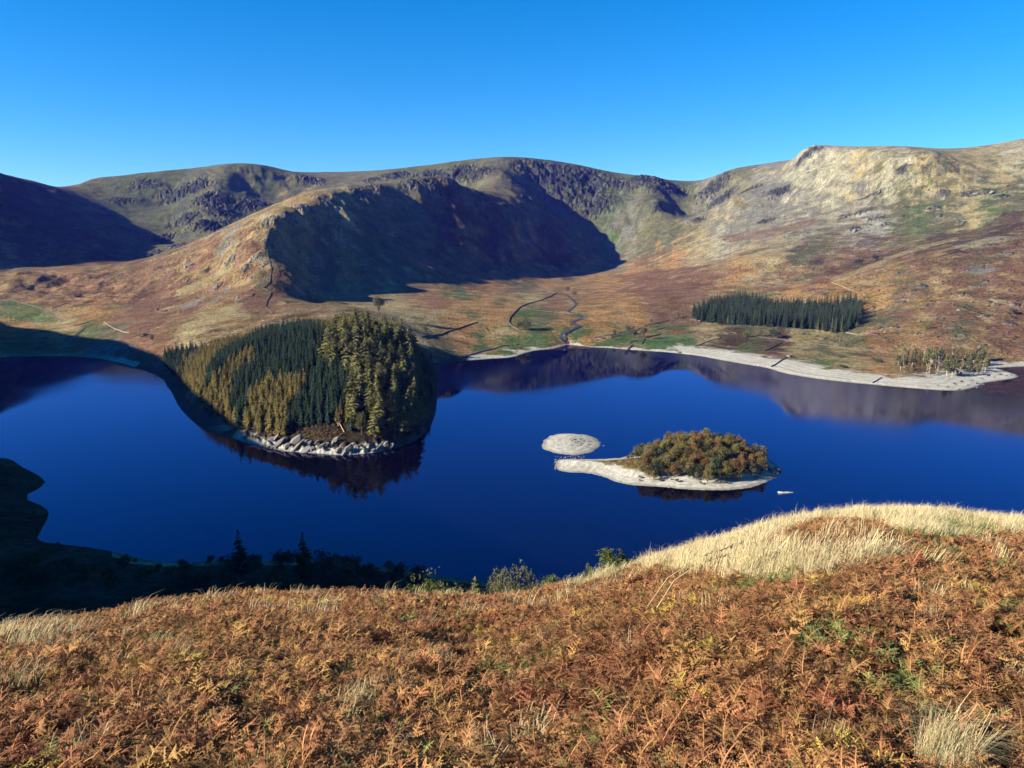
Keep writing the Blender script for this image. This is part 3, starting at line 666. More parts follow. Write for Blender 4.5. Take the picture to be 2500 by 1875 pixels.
def sheet(lo, hi):
    sl = slice(lo, hi)
    x, y, z, dm, di, dl, slope, ux, uy = (q[sl].ravel() for q in (GX, GY, GZ, GDM, GDI, GDL, GSL, GDX, GDY))
    # streaks that run down the slope: noise averaged along the fall line; the two long flanks weather slantwise
    for wgt in (sstep(250, 500, x) * sstep(1900, 2300, y), (1 - sstep(-480, -400, x)) * sstep(1250, 1400, y) * (1 - sstep(2100, 2300, y))):
        ux = ux * (1 - wgt) + .88 * wgt; uy = uy * (1 - wgt) + .48 * wgt
    lam = np.clip(np.hypot(x, y) / 3000, .3, 1.0)
    st = 0
    for k in range(-2, 3):
        st = st + pn((x + ux * k * 11 * lam) / (8.5 * lam), (y + uy * k * 11 * lam) / (8.5 * lam), 77)
    st2 = 0
    for k in range(-2, 3):
        st2 = st2 + pn((x + ux * k * 22 * lam) / (27 * lam), (y + uy * k * 22 * lam) / (27 * lam), 78)
    st = (st / 2.2 * .8 + st2 / 2.4 * .5) * sstep(.12, .4, slope) * (.35 + .65 * sstep(-.3, .5, fbm(x, y, 180, 3, 79)))
    dz, rock, rg = relief(x, y, z, dm, slope, st)
    land = (dm > 0)
    z = np.where(land, np.maximum(z + dz, np.minimum(z, 0.05 * dm + 0.03)), z)
    z = z + np.where((di > 0) | (dl > 0), fbm(x, y, 5.0, 3, 99, 0.6) * 0.1 * sstep(0, 4, np.maximum(di, dl)), 0)
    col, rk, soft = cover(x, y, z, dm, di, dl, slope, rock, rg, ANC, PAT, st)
    GZ[sl] = z.reshape(GX[sl].shape)
    return x, y, z, dm, di, dl, np.concatenate([col, rk[:, None], soft[:, None]], 1), GX[sl].shape

def grid_faces(shape):
    nr, na = shape
    i = (np.arange(nr - 1)[:, None] * na + np.arange(na - 1)[None, :]).ravel()
    return np.stack([i, i + 1, i + na + 1, i + na], 1)

def mesh_from(name, verts, faces, mat, col=None, smooth=True, normals=None):
    me = bpy.data.meshes.new(name)
    nv, nf = len(verts), len(faces)
    k = faces.shape[1]
    me.vertices.add(nv); me.vertices.foreach_set('co', np.ascontiguousarray(verts, np.float32).ravel())
    me.loops.add(nf * k); me.loops.foreach_set('vertex_index', faces.astype(np.int32).ravel())
    me.polygons.add(nf); me.polygons.foreach_set('loop_start', np.arange(0, nf * k, k, dtype=np.int32))
    me.polygons.foreach_set('use_smooth', np.full(nf, smooth))
    me.update(calc_edges=True)
    if col is not None:
        a = me.attributes.new('cover', 'FLOAT_COLOR', 'POINT')
        a.data.foreach_set('color', np.ascontiguousarray(col[:, :4], np.float32).ravel())
        a = me.attributes.new('smooth_shore', 'FLOAT', 'POINT')
        a.data.foreach_set('value', np.ascontiguousarray(col[:, 4], np.float32))
    if normals is not None:
        me.normals_split_custom_set_from_vertices(normals.astype(np.float32).tolist())
    if mat is not None:
        for m in (mat if isinstance(mat, (list, tuple)) else [mat]):
            me.materials.append(m)
    return me
def link(name, data, parent=None, **props):
    o = bpy.data.objects.new(name, data)
    COL.objects.link(o)
    if parent is not None:
        o.parent = parent
    for k, v in props.items():
        o[k] = v
    return o

M_far = terrain_material('hill_ground', 0.21, 1.0, 3.5)
M_fore = terrain_material('near_ground', 2.5, 0.8, 0.15)

x, y, z, dm, di, dl, col, shp = sheet(0, len(r_near))
V = np.stack([x, y, z], 1)
link('hillside', mesh_from('hillside', V, grid_faces(shp), M_fore, col), kind='structure', label='steep brown hillside under the bracken at the viewpoint')

x, y, z, dm, di, dl, col, shp = sheet(len(r_near) - 1, len(rs))
V = np.stack([x, y, z], 1)
F = grid_faces(shp)
# vertex normals of the whole sheet, so the pieces it is split into join without a seam
e1 = V[F[:, 2]] - V[F[:, 0]]; e2 = V[F[:, 3]] - V[F[:, 1]]
fn = np.cross(e1, e2)
VN = np.zeros_like(V)
for c in range(4):
    np.add.at(VN, F[:, c], fn)
VN /= np.linalg.norm(VN, axis=1)[:, None] + 1e-12
if VN[:, 2].mean() < 0:
    F = F[:, ::-1]; VN = -VN
seeds = [('mountain', 'dark fell on the left, its whole face in shadow', [(30, 480), (150, 560), (250, 620), (60, 620), (120, 480)]),
    ('mountain', 'broad craggy green mountain between the shadowed fell and the long plateau', [(300, 460), (450, 500), (560, 430), (640, 460), (400, 570), (300, 540)]),
    ('mountain', 'long flat topped mountain with dark crags at the head of the valley', [(850, 435), (1000, 425), (1200, 420), (1350, 440), (1480, 480), (1580, 460), (1680, 470), (1480, 580)]),
    ('ridge', 'rounded ridge with one sunlit flank and one flank in deep shadow', [(700, 540), (800, 490), (1000, 480), (900, 600), (1200, 560), (1100, 620), (620, 600), (560, 680), (450, 690), (820, 660), (350, 740)]),
    ('mountain', 'pale grassy fell rising to a pointed rocky peak', [(1985, 380), (2100, 420), (1900, 470), (1800, 560), (2200, 480), (2350, 470), (2100, 560), (2400, 400), (1750, 620), (2400, 540)]),
    ('hillside', 'red brown stony hillside above the right shore', [(2300, 650), (2150, 700), (2400, 740), (2250, 800), (2450, 820), (2000, 720)]),
    ('valley_floor', 'orange and green valley floor with stone walls and a beck', [(1100, 720), (1250, 760), (1400, 740), (1500, 700), (1600, 740), (1000, 780), (1300, 820), (1600, 820), (1800, 840), (2000, 880), (1450, 800)]),
    ('valley_floor', 'hummocky brown valley mouth with a green field by the left bay', [(100, 700), (200, 740), (60, 800), (200, 830), (80, 850), (280, 780)]),
    ('peninsula', 'wooded knoll running out into the lake', [(700, 820), (850, 800), (800, 950), (600, 900), (950, 900), (700, 1050)])]
SX = [(i, *hit(*p)) for i, s in enumerate(seeds) for p in s[2]]
fx = V[F].mean(1)
fa = np.arctan2(fx[:, 0], fx[:, 1]); fl = np.log(np.hypot(fx[:, 0], fx[:, 1]))
best = np.full(len(F), 1e9); who = np.zeros(len(F), int)
for i, sx, sy in SX:
    d2 = (fa - math.atan2(sx, sy)) ** 2 + (0.25 * (fl - math.log(math.hypot(sx, sy)))) ** 2
    m = d2 < best
    best[m] = d2[m]; who[m] = i
fr = np.hypot(fx[:, 0], fx[:, 1])
nS = len(seeds)
fdm = dm[F].max(1); fdi = di[F].max(1); fdl = dl[F].max(1)
left_hill = (fa < -0.60) & (fr < 1500) | (fa < -0.72)
who[left_hill] = nS
who[(fr < 440) & (fa > -0.75)] = nS + 1
wet = (fdm <= 0) & (fdi <= 0) & (fdl <= 0)
who[wet] = nS + 2
who[(fdi > 0) & (fdm <= 0)] = nS + 3
who[(fdl > 0) & (fdm <= 0)] = nS + 4
extra = [('hillside', 'shaded hillside above the left shore'), ('hillside', 'steep slope falling from the bracken to the dark near shore'), ('lake_bed', 'stony bed under the lake'),
         ('island', 'low island with a pale stony beach and a spit, trees on its middle'), ('islet', 'small round bare gravel islet')]
labels = [(s[0], s[1]) for s in seeds] + extra
deep = (dm[F].max(1) < -25) & (di[F].max(1) < -10) & (dl[F].max(1) < -10)
for i, (nm, lb) in enumerate(labels):
    sel = (who == i) & ~deep
    if not np.any(sel):
        continue
    f = F[sel]
    used, inv = np.unique(f, return_inverse=True)
    me = mesh_from(nm, V[used], inv.reshape(-1, 4), M_far, col[used], True, VN[used])
    link(nm, me, kind='structure', label=lb)

# ------------------------------------------------------------------ water
m, nt, b = new_mat('lake_water')
nt.nodes.remove(b)
df = N(nt, 'ShaderNodeBsdfDiffuse'); df.inputs['Color'].default_value = (0.001, 0.001, 0.003, 1)
gl = N(nt, 'ShaderNodeBsdfGlossy'); gl.inputs['Color'].default_value = (0.54, 0.56, 1.0, 1)
fr_ = N(nt, 'ShaderNodeFresnel'); fr_.inputs['IOR'].default_value = 1.49
mx = N(nt, 'ShaderNodeMixShader')
ge = N(nt, 'ShaderNodeNewGeometry')
nz = N(nt, 'ShaderNodeTexNoise', Scale=0.35, Detail=3.0)
nt.links.new(ge.outputs['Position'], nz.inputs['Vector'])
n2 = N(nt, 'ShaderNodeTexNoise', Scale=0.004, Detail=3.0)
nt.links.new(ge.outputs['Position'], n2.inputs['Vector'])
bp = N(nt, 'ShaderNodeBump', Strength=0.015, Distance=0.3)
nt.links.new(nz.outputs[0], bp.inputs['Height'])
for q_ in (gl, fr_):
    nt.links.new(bp.outputs[0], q_.inputs['Normal'])
nt.links.new(maprange(nt, n2.outputs[0], 0.42, 0.62, 0.02, 0.09), gl.inputs['Roughness'])
nt.links.new(fr_.outputs[0], mx.inputs[0]); nt.links.new(df.outputs[0], mx.inputs[1]); nt.links.new(gl.outputs[0], mx.inputs[2])
nt.links.new(mx.outputs[0], nt.nodes['Material Output'].inputs['Surface'])
M_water = m
wv = np.array([(-1400, 150, 0), (3400, 150, 0), (3400, 1250, 0), (-1400, 1250, 0)], float)
link('lake', mesh_from('lake', wv, np.array([[0, 1, 2, 3]]), M_water, None, False), kind='structure', label='still deep blue lake mirroring the hills and the wooded peninsula')

# ------------------------------------------------------------------ mesh helpers
class MB:
    """collects triangles and quads, then becomes one mesh"""
    def __init__(s):
        s.v = []; s.f = []; s.m = []
    def tri(s, a, b, c, m=0):
        k = len(s.v); s.v += [a, b, c]; s.f.append((k, k + 1, k + 2)); s.m.append(m)
    def quad(s, a, b, c, d, m=0):
        k = len(s.v); s.v += [a, b, c, d]; s.f.append((k, k + 1, k + 2, k + 3)); s.m.append(m)
    def tube(s, pts, rad, n=6, m=0):
        pts = [np.array(p, float) for p in pts]
        rings = []
        for i, p in enumerate(pts):
            d = pts[min(i + 1, len(pts) - 1)] - pts[max(i - 1, 0)]
            d = d / (np.linalg.norm(d) + 1e-9)
            u = np.cross(d, (0.3, 0.9, 0.2)); u /= np.linalg.norm(u) + 1e-9
            w = np.cross(d, u)
            k = len(s.v)
            for j in range(n):
                a = 2 * math.pi * j / n
                s.v.append(p + rad[i] * (math.cos(a) * u + math.sin(a) * w))
            rings.append(k)
        for a, b in zip(rings[:-1], rings[1:]):
            for j in range(n):
                j2 = (j + 1) % n
                s.f.append((a + j, a + j2, b + j2, b + j)); s.m.append(m)
        s.f.append(tuple(rings[-1] + j for j in range(n))); s.m.append(m)
        s.f.append(tuple(rings[0] + j for j in range(n))[::-1]); s.m.append(m)
    def mesh(s, name, mats, smooth=False):
        me = bpy.data.meshes.new(name)
        me.from_pydata([tuple(map(float, p)) for p in s.v], [], s.f)
        for m in (mats if isinstance(mats, (list, tuple)) else [mats]):
            me.materials.append(m)
        me.polygons.foreach_set('material_index', s.m)
        me.polygons.foreach_set('use_smooth', [smooth] * len(s.f))
        me.update()
        return me
    def build(s, name, mats, parent=None, smooth=False, **props):
        return link(name, s.mesh(name, mats, smooth), parent, **props)
def thing(name, loc, label, cat, group=None, rz=0.0, scale=1.0):
    """an empty at the foot of a thing; its parts are its children"""
    o = bpy.data.objects.new(name, None)
    o.empty_display_size = 0.5
    COL.objects.link(o)
    o.location = loc; o.rotation_euler = (0, 0, rz)
    o.scale = (scale, scale, scale) if not isinstance(scale, tuple) else scale
    o['label'] = label; o['category'] = cat
    if group:
        o['group'] = group
    return o
U = random.uniform

# ------------------------------------------------------------------ plant materials
M_bark = noise_mat('bark', lin(92, 78, 62), lin(58, 48, 40), 1.5, 0.5)
M_palebark = noise_mat('pale_bark', lin(176, 160, 138), lin(128, 112, 94), 1.2, 0.3)
LK = 0.85
def leafmat(name, a, b, var=0.28, hue=0.012, tl=0.18):
    return noise_mat(name, tuple(LK * v for v in lin(*a)), tuple(LK * v for v in lin(*b)), 0.35, 0, 0.85, 3, var, hue, translucent=tl)
M_spruce = leafmat('spruce_needles', (52, 74, 46), (32, 50, 36))
M_spruce2 = leafmat('blue_green_needles', (58, 76, 46), (36, 50, 32), .38)
M_larch = leafmat('larch_needles', (140, 122, 62), (106, 96, 50))
M_larch2 = leafmat('old_larch_needles', (126, 118, 64), (86, 88, 48))
M_gold = leafmat('golden_needles', (172, 128, 62), (136, 98, 50))
M_oak = leafmat('autumn_oak_leaves', (130, 112, 62), (98, 88, 50))
M_russet = leafmat('russet_leaves', (140, 98, 62), (106, 76, 48))
M_olive = leafmat('olive_leaves', (112, 108, 62), (78, 80, 48))
M_yellow = leafmat('yellow_leaves', (190, 150, 50), (150, 120, 44))
M_greyleaf = leafmat('grey_green_leaves', (112, 108, 78), (76, 76, 54))
M_green = leafmat('green_leaves', (106, 124, 52), (72, 92, 42))
M_dark = leafmat('dark_green_leaves', (58, 76, 46), (38, 52, 34))

# ------------------------------------------------------------------ tree builders
def conifer(h, r, base, nw, droop, mats, bark, seed, trunk_r=None, twigs=2, gap=0.0, full=0.85, up=0.0):
    """tapered trunk and a crown of drooping branch sprays; returns (trunk mesh, crown mesh)"""
    rg = random.Random(seed)
    t = MB(); tr = trunk_r or h * 0.014
    lean = (rg.uniform(-.02, .02) * h, rg.uniform(-.02, .02) * h)
    t.tube([(0, 0, -1.0), (lean[0] * .3, lean[1] * .3, h * .4), (lean[0], lean[1], h * .97)], [tr * 1.25, tr * .8, tr * .12], 6)
    c = MB()
    for k in range(nw):
        f = (k + rg.uniform(-.3, .3)) / nw
        f = min(max(f, 0.0), 0.985)
        z = h * (base + (1 - base) * f)
        L0 = r * (1 - f) ** full * (0.72 + 0.28 * min(1, f * 7)) + 0.02 * h * (1 - f)
        nb = 5 + int(4 * (1 - f)) + rg.randint(0, 1)
        a0 = rg.uniform(0, 7)
        cx, cy = lean[0] * z / h, lean[1] * z / h
        for b in range(nb):
            if rg.random() < gap:
                continue
            a = a0 + 2 * math.pi * b / nb + rg.uniform(-.25, .25)
            L = L0 * rg.uniform(.68, 1.2)
            ca, sa = math.cos(a), math.sin(a)
            zz = z + rg.uniform(-.3, .3) * h * (1 - base) / nw
            w = L * rg.uniform(.2, .34) + .12
            dz = droop * L
            p0 = (cx, cy, zz + .1 * L)
            tip = (cx + ca * L, cy + sa * L, zz - dz + up * L)
            m1 = (cx + ca * L * .55 - sa * w, cy + sa * L * .55 + ca * w, zz - dz * .55 - .1 * w)
            m2 = (cx + ca * L * .55 + sa * w, cy + sa * L * .55 - ca * w, zz - dz * .55 - .1 * w)
            md = (cx + ca * L * .6, cy + sa * L * .6, zz - dz * .6 - w * rg.uniform(.8, 1.5))
            mt = rg.randrange(len(mats)) if len(mats) > 1 and rg.random() < .35 else 0
            c.tri(p0, m1, tip, mt); c.tri(p0, tip, m2, mt); c.tri(p0, md, tip, mt)
            for q in range(twigs):
                e = rg.uniform(.35, .95); s = rg.choice((-1, 1)); l2 = L * rg.uniform(.2, .38)
                ox, oy, oz = cx + ca * L * e, cy + sa * L * e, zz - dz * e
                ex, ey = ca * .6 - s * sa * .8, sa * .6 + s * ca * .8
                c.tri((ox, oy, oz + .05), (ox + ex * l2, oy + ey * l2, oz - l2 * .35), (ox + ca * l2 * .5, oy + sa * l2 * .5, oz - l2 * .7), mt)
    top = h
    for a in (0, 2.1, 4.2):
        c.tri((lean[0], lean[1], top), (lean[0] + .03 * h * math.cos(a), lean[1] + .03 * h * math.sin(a), top - .07 * h), (lean[0] + .03 * h * math.cos(a + 2.1), lean[1] + .03 * h * math.sin(a + 2.1), top - .07 * h))
    return t.mesh('trunk', bark), c.mesh('crown', mats)

def broadleaf(h, w, base, mats, bark, seed, clumps=200, leaf=0.55, lobes=8, per=6, sparse=0.0):
    """forking trunk and a crown of leaf sprays gathered in uneven lobes"""
    rg = random.Random(seed)
    t = MB(); tr = h * .022
    fork = h * (base + .12)
    t.tube([(0, 0, -.6), (rg.uniform(-.1, .1), rg.uniform(-.1, .1), fork * .6), (0, 0, fork)], [tr * 1.4, tr, tr * .85], 6)
    L = []
    for i in range(lobes):
        a = 2 * math.pi * i / lobes + rg.uniform(-.5, .5)
        rr = w * .5 * rg.uniform(.3, .66) if i < lobes - 2 else w * .12
        zc = h * (base + (1 - base) * rg.uniform(.28, .68)) if i < lobes - 2 else h * (base + (1 - base) * rg.uniform(.66, .78))
        rad = w * rg.uniform(.17, .27)
        c0 = (math.cos(a) * rr, math.sin(a) * rr, zc)
        L.append((c0, rad, rad * rg.uniform(.75, 1.1) * min(1.3, (1 - base) * h / w)))
        t.tube([(0, 0, fork * .85), (c0[0] * .5, c0[1] * .5, (fork + zc) * .5), c0], [tr * .6, tr * .35, tr * .12], 5)
    c = MB()
    for i in range(clumps):
        c0, rad, rz = L[rg.randrange(len(L))]
        d = np.array([rg.gauss(0, 1), rg.gauss(0, 1), rg.gauss(0, 1)]); d /= np.linalg.norm(d) + 1e-9
        q = rg.uniform(.55, 1.08) if sparse == 0 else rg.uniform(.2, 1.15)
        p = np.array(c0) + d * np.array([rad, rad, rz]) * q
        if p[2] < h * base * .6:
            continue
        mt = rg.randrange(len(mats)) if rg.random() < .4 else 0
        for k in range(per):
            o = p + np.array([rg.gauss(0, .5), rg.gauss(0, .5), rg.gauss(0, .4)]) * leaf
            e1 = np.array([rg.gauss(0, 1), rg.gauss(0, 1), rg.gauss(0, .8)]); e1 *= leaf * rg.uniform(.5, 1.0) / (np.linalg.norm(e1) + 1e-9)
            e2 = np.array([rg.gauss(0, 1), rg.gauss(0, 1), rg.gauss(0, .8)]); e2 *= leaf * rg.uniform(.5, 1.0) / (np.linalg.norm(e2) + 1e-9)
            c.tri(o, o + e1, o + e2, mt)
    return t.mesh('trunk', bark), c.mesh('crown', mats)

def plant(proto, name, x, y, label, cat='tree', group=None, s=1.0, sz=None, z=None, lean=0.0):
    zz = float(ground(x, y)[0]) if z is None else z
    o = thing(name, (x, y, zz), label, cat, group, U(0, 6.28), (s, s, sz or s))
    if lean:
        o.rotation_euler = (U(-lean, lean), U(-lean, lean), o.rotation_euler[2])
    link('trunk', proto[0], o); link('crown', proto[1], o)
    return o
def grounds(pts):
    pts = np.array(pts)
    return [_look(g_, pts[:, 0], pts[:, 1]) for g_ in (GZ, GDM, GDI, GDL)]
def scatter_in(poly, gap, jit=0.38, seed=1):
    rg = np.random.default_rng(seed)
    lo, hi = poly.min(0), poly.max(0)
    gx, gy = np.meshgrid(np.arange(lo[0], hi[0], gap), np.arange(lo[1], hi[1], gap * .9))
    gx = gx + (np.arange(gx.shape[0])[:, None] % 2) * gap * .5
    p = np.stack([gx.ravel(), gy.ravel()], 1) + rg.uniform(-jit, jit, (gx.size, 2)) * gap
    return p[inside(p[:, 0], p[:, 1], poly)]
def wpoly(px, off=0.0, dmin=150.0):
    return np.array([hit(a, b, off, dmin) for a, b in px])

# instancing of what nobody could count: points carry turn, size and which source piece
def scatter_stuff(name, pts, rots, scl, idx, sources, label):
    src = bpy.data.collections.new(name + '_sources')
    for i, (nm, me) in enumerate(sources):
        o = bpy.data.objects.new('%s_%02d' % (nm, i), me)
        src.objects.link(o)
    order = sorted(range(len(sources)), key=lambda i: src.objects[:][i].name) if False else None
    me = bpy.data.meshes.new(name)
    me.vertices.add(len(pts)); me.vertices.foreach_set('co', np.ascontiguousarray(pts, np.float32).ravel())
    for nm, ty, dat, key in (('turn', 'FLOAT_VECTOR', rots, 'vector'), ('size', 'FLOAT_VECTOR', scl, 'vector'), ('pick', 'INT', idx, 'value')):
        a = me.attributes.new(nm, ty, 'POINT')
        a.data.foreach_set(key, np.ascontiguousarray(dat, np.int32 if ty == 'INT' else np.float32).ravel())
    o = link(name, me, kind='stuff', label=label)
    ng = bpy.data.node_groups.new(name + '_scatter', 'GeometryNodeTree')
    ng.interface.new_socket('Geometry', in_out='INPUT', socket_type='NodeSocketGeometry')
    ng.interface.new_socket('Geometry', in_out='OUTPUT', socket_type='NodeSocketGeometry')
    gi = ng.nodes.new('NodeGroupInput'); go = ng.nodes.new('NodeGroupOutput')
    ip = ng.nodes.new('GeometryNodeInstanceOnPoints')
    ci = ng.nodes.new('GeometryNodeCollectionInfo')
    ci.inputs['Collection'].default_value = src
    ci.inputs['Separate Children'].default_value = True
    ci.inputs['Reset Children'].default_value = True
    ip.inputs['Pick Instance'].default_value = True
    def att(nm, ty):
        n = ng.nodes.new('GeometryNodeInputNamedAttribute'); n.data_type = ty
        n.inputs['Name'].default_value = nm
        return n.outputs['Attribute']
    L = ng.links.new
    L(gi.outputs[0], ip.inputs['Points']); L(ci.outputs[0], ip.inputs['Instance'])
    L(att('pick', 'INT'), ip.inputs['Instance Index'])
    L(att('turn', 'FLOAT_VECTOR'), ip.inputs['Rotation'])
    L(att('size', 'FLOAT_VECTOR'), ip.inputs['Scale'])
    L(ip.outputs[0], go.inputs[0])
    md = o.modifiers.new('scatter', 'NODES'); md.node_group = ng
    return o

def joined(trunk, crown, name):
    """trunk and crown of a tree as one mesh, for the trees past the ones one can tell apart"""
    v = []; f = []; mi = []; mats = []
    for me in (trunk, crown):
        k = len(v); mk = len(mats)
        mats += list(me.materials)
        v += [tuple(q.co) for q in me.vertices]
        for p in me.polygons:
            f.append(tuple(i + k for i in p.vertices)); mi.append(p.material_index + mk)
    me = bpy.data.meshes.new(name); me.from_pydata(v, [], f)
    for m in mats:
        me.materials.append(m)
    me.polygons.foreach_set('material_index', mi)
    return me

# ------------------------------------------------------------------ the wood on the peninsula
def z4(*pts):
    return [(350 + .3617 * a, 700 + .3617 * b) for a, b in pts]
wood = wpoly([(398, 880), (425, 918), (470, 962), (510, 1002), (560, 1032), (620, 1050), (690, 1068), (712, 1062), (706, 1052), (740, 1044), (800, 1036), (850, 1040), (862, 1058), (910, 1072), (960, 1072), (1012, 1052), (1046, 1012),
              (1058, 960), (1060, 915), (1056, 890), (1030, 868), (950, 838), (880, 805), (820, 796), (720, 800), (640, 820), (590, 834), (500, 856), (410, 870)])
STAND = ['dark stand between front larches and old larches', 'drift of larches at the front of the wood', 'middle larch drift left of the dark spruces', 'dark central block of spruces', 'narrow strip at the left end of the wood', 'leftmost drift of larches', 'thin dark band between two larch drifts', 'pale larches at the back of the wood']
ZN = [('s', z4((1000, 750), (1100, 620), (1250, 560), (1400, 500), (1430, 640), (1400, 800), (1200, 870), (980, 930), (960, 850))),
      ('l', z4((720, 680), (900, 600), (1020, 570), (1040, 700), (980, 800), (970, 960), (850, 1000), (680, 900), (680, 780))),
      ('l', z4((560, 470), (740, 390), (750, 460), (640, 560), (590, 650), (600, 870), (440, 830), (430, 700), (500, 560))),
      ('s', z4((700, 330), (810, 170), (1000, 180), (1150, 230), (1240, 330), (1250, 450), (1200, 570), (1040, 590), (880, 600), (720, 670), (680, 800), (690, 920), (600, 880), (590, 650), (650, 550), (750, 450))),
      ('s', z4((120, 420), (330, 270), (690, 210), (740, 190), (640, 300), (420, 370), (270, 460), (190, 560), (120, 480))),
      ('l', z4((270, 460), (420, 370), (700, 240), (760, 200), (690, 330), (520, 440), (430, 600), (420, 760), (330, 740), (270, 600))),
      ('s', z4((520, 450), (640, 390), (720, 320), (750, 390), (560, 480), (480, 600), (430, 700), (420, 620))),
      ('L', z4((960, 170), (1240, 130), (1540, 180), (1540, 300), (1400, 350), (1250, 330), (1150, 230)))]
ZW = [(k, wpoly(p, 11.0)) for k, p in ZN]
big_z = wpoly(z4((1250, 330), (1540, 200), (1750, 300), (1850, 480), (1850, 1000), (1560, 1040), (1380, 960), (1400, 800), (1430, 560), (1230, 500)), 12.0)
cand = scatter_in(wood, 5.7, 0.4, 5)
gz, gdm, _, _ = grounds(cand)
jx = fbm(cand[:, 0], cand[:, 1], 30, 2, 301) * 8
kind = np.array(['m'] * len(cand)); stand = np.full(len(cand), -1)
for zi_, (k, poly) in reversed(list(enumerate(ZW))):
    m_ = inside(cand[:, 0] + jx, cand[:, 1] - jx, poly)
    kind[m_] = k; stand[m_] = zi_
kind[inside(cand[:, 0] + jx * .5, cand[:, 1], big_z)] = 'b'
spr = [conifer(16 + .8 * i, 3.3, .05, 15, .3, [M_spruce, M_spruce2], M_bark, 100 + i, full=.72) for i in range(4)]
lar = [conifer(13.5 + .8 * i, 3.6, .06, 13, .16, [M_larch, M_larch2], M_bark, 120 + i, twigs=4, full=.58) for i in range(4)]
big = [conifer(29, 6.6, .2, 13, .2, [M_larch2, M_olive], M_bark, 140 + i, twigs=5, gap=.22, full=.5) for i in range(3)] + [broadleaf(23, 14, .12, [M_larch2, M_olive], M_bark, 145, 420, 1.1, 10, 8)]
gold = conifer(19, 3.2, .12, 13, .2, [M_gold, M_larch], M_bark, 160, twigs=3, gap=.15)
bare = conifer(34, 4.2, .52, 10, .34, [M_larch2, M_larch], M_palebark, 161, twigs=4, trunk_r=.5)
tops = {'s': (spr, 'spruce_tree', 'dark green spruce', 'spruces in the wood on the peninsula'), 'l': (lar, 'larch_tree', 'slender olive yellow larch', 'young larches in the wood on the peninsula'), 'b': (big, 'old_larch', 'large spreading old larch', 'old larches on the right of the peninsula wood')}
rank = np.argsort(np.hypot(cand[:, 0], cand[:, 1]))
count = {'s': 0, 'l': 0, 'b': 0}; rest = {'s': [], 'l': [], 'b': []}
taken = []
for i in rank:
    x, y = cand[i]
    if gdm[i] < (5 if x > -.16 * y else 9):
        continue
    k = kind[i]
    if k == 'L':
        k = 'l'
    if k == 'm':
        k = 's' if (fbm(np.array([x]), np.array([y]), 26, 2, 311)[0] > 0.02) else 'l'
    if k == 'b':
        if any((x - a) ** 2 + (y - b) ** 2 < 9.5 ** 2 for a, b in taken[-60:]):
            continue
        taken.append((x, y))
        if random.random() < .14:
            k = 's'
    s = U(.82, 1.16)
    if y > 900 and k != 'b':
        s *= .88
    if count[k] < 290:
        count[k] += 1
        protos, nm, what, grp = tops[k]
        if k == 'l' and random.random() < .012:
            plant(gold, nm, x, y, 'golden orange larch among the green trees of the peninsula wood', 'tree', 'golden larches in the peninsula wood', s, s * U(.95, 1.1), gz[i])
            continue
        if k == 'b':
            lab, grp = ('large spreading old larch on the right side of the peninsula wood', grp) if x < -.195 * y else ('large old larch at the shaded right edge of the peninsula wood', 'old larches at the shaded edge of the wood')
        else:
            st_ = STAND[stand[i]] if stand[i] >= 0 else 'mixed margin of the peninsula wood'
            lab, grp = ('dark green spruce in the ' if k == 's' else 'slender olive yellow larch in the ') + st_, ('spruces of the ' if k == 's' else 'larches of the ') + st_
        plant(protos[random.randrange(4)], nm, x, y, lab, 'tree', grp, s, s * U(.92, 1.12), gz[i], .02)
    else:
        rest[k].append((x, y, gz[i], s))
for k, lab, nm in (('s', 'dark spruces at the back of the peninsula wood', 'spruce_wood'), ('l', 'olive larches at the back of the peninsula wood', 'larch_wood'), ('b', 'old larches at the back of the wood', 'old_larch_wood')):
    if rest[k]:
        R = np.array(rest[k]); n = len(R)
        scatter_stuff(nm, R[:, :3], np.stack([np.zeros(n), np.zeros(n), RNG.uniform(0, 6.28, n)], 1), np.repeat(R[:, 3:4], 3, 1), RNG.integers(0, 4, n), [('tree', joined(a, b, 'tree')) for a, b in tops[k][0]], lab)
print('peninsula', count, {k: len(v) for k, v in rest.items()})
for px, py, hh, lab in ((921, 1015, 1.0, 'tallest larch with a long bare pale trunk at the peninsula tip'), (967, 1032, .8, 'shorter larch with a bare pale trunk right of the tallest one')):
    q = hit(px, py)
    plant(bare, 'larch_tree', q[0], q[1], lab, s=hh)
for px, py, lab in ((742, 925, 'golden orange larch standing alone among dark spruces in the wood'), (605, 925, 'small golden larch between two larch drifts of the wood')):
    q = hit(px, py, 10)
    plant(gold, 'larch_tree', q[0], q[1], lab, s=1.0)

# ------------------------------------------------------------------ conifer plantation above the right shore
pl = wpoly([(1682, 772), (1711, 786), (1765, 791), (1823, 795), (1881, 799), (1942, 802), (1996, 807), (2042, 813), (2076, 808), (2100, 792), (2108, 768), (2090, 742), (2030, 750), (1957, 752), (1896, 756), (1850, 742), (1811, 738), (1765, 744), (1715, 758)])
pc = scatter_in(pl, 7.4, .36, 9)
pz = grounds(pc)[0]
pspr = [conifer(25 + 1.2 * i, 4.0, .04, 16, .30, [M_spruce2, M_spruce], M_bark, 200 + i, full=.72) for i in range(4)]  # the dark plantation conifers are spruces
polv = [conifer(25, 3.6, .05, 15, .26, [M_olive, M_spruce], M_bark, 210 + i) for i in range(2)]
pgry = conifer(24, 3.6, .05, 13, .3, [M_greyleaf, M_spruce2], M_palebark, 220, gap=.2)
order = np.argsort(np.hypot(pc[:, 0], pc[:, 1]))
prest = []
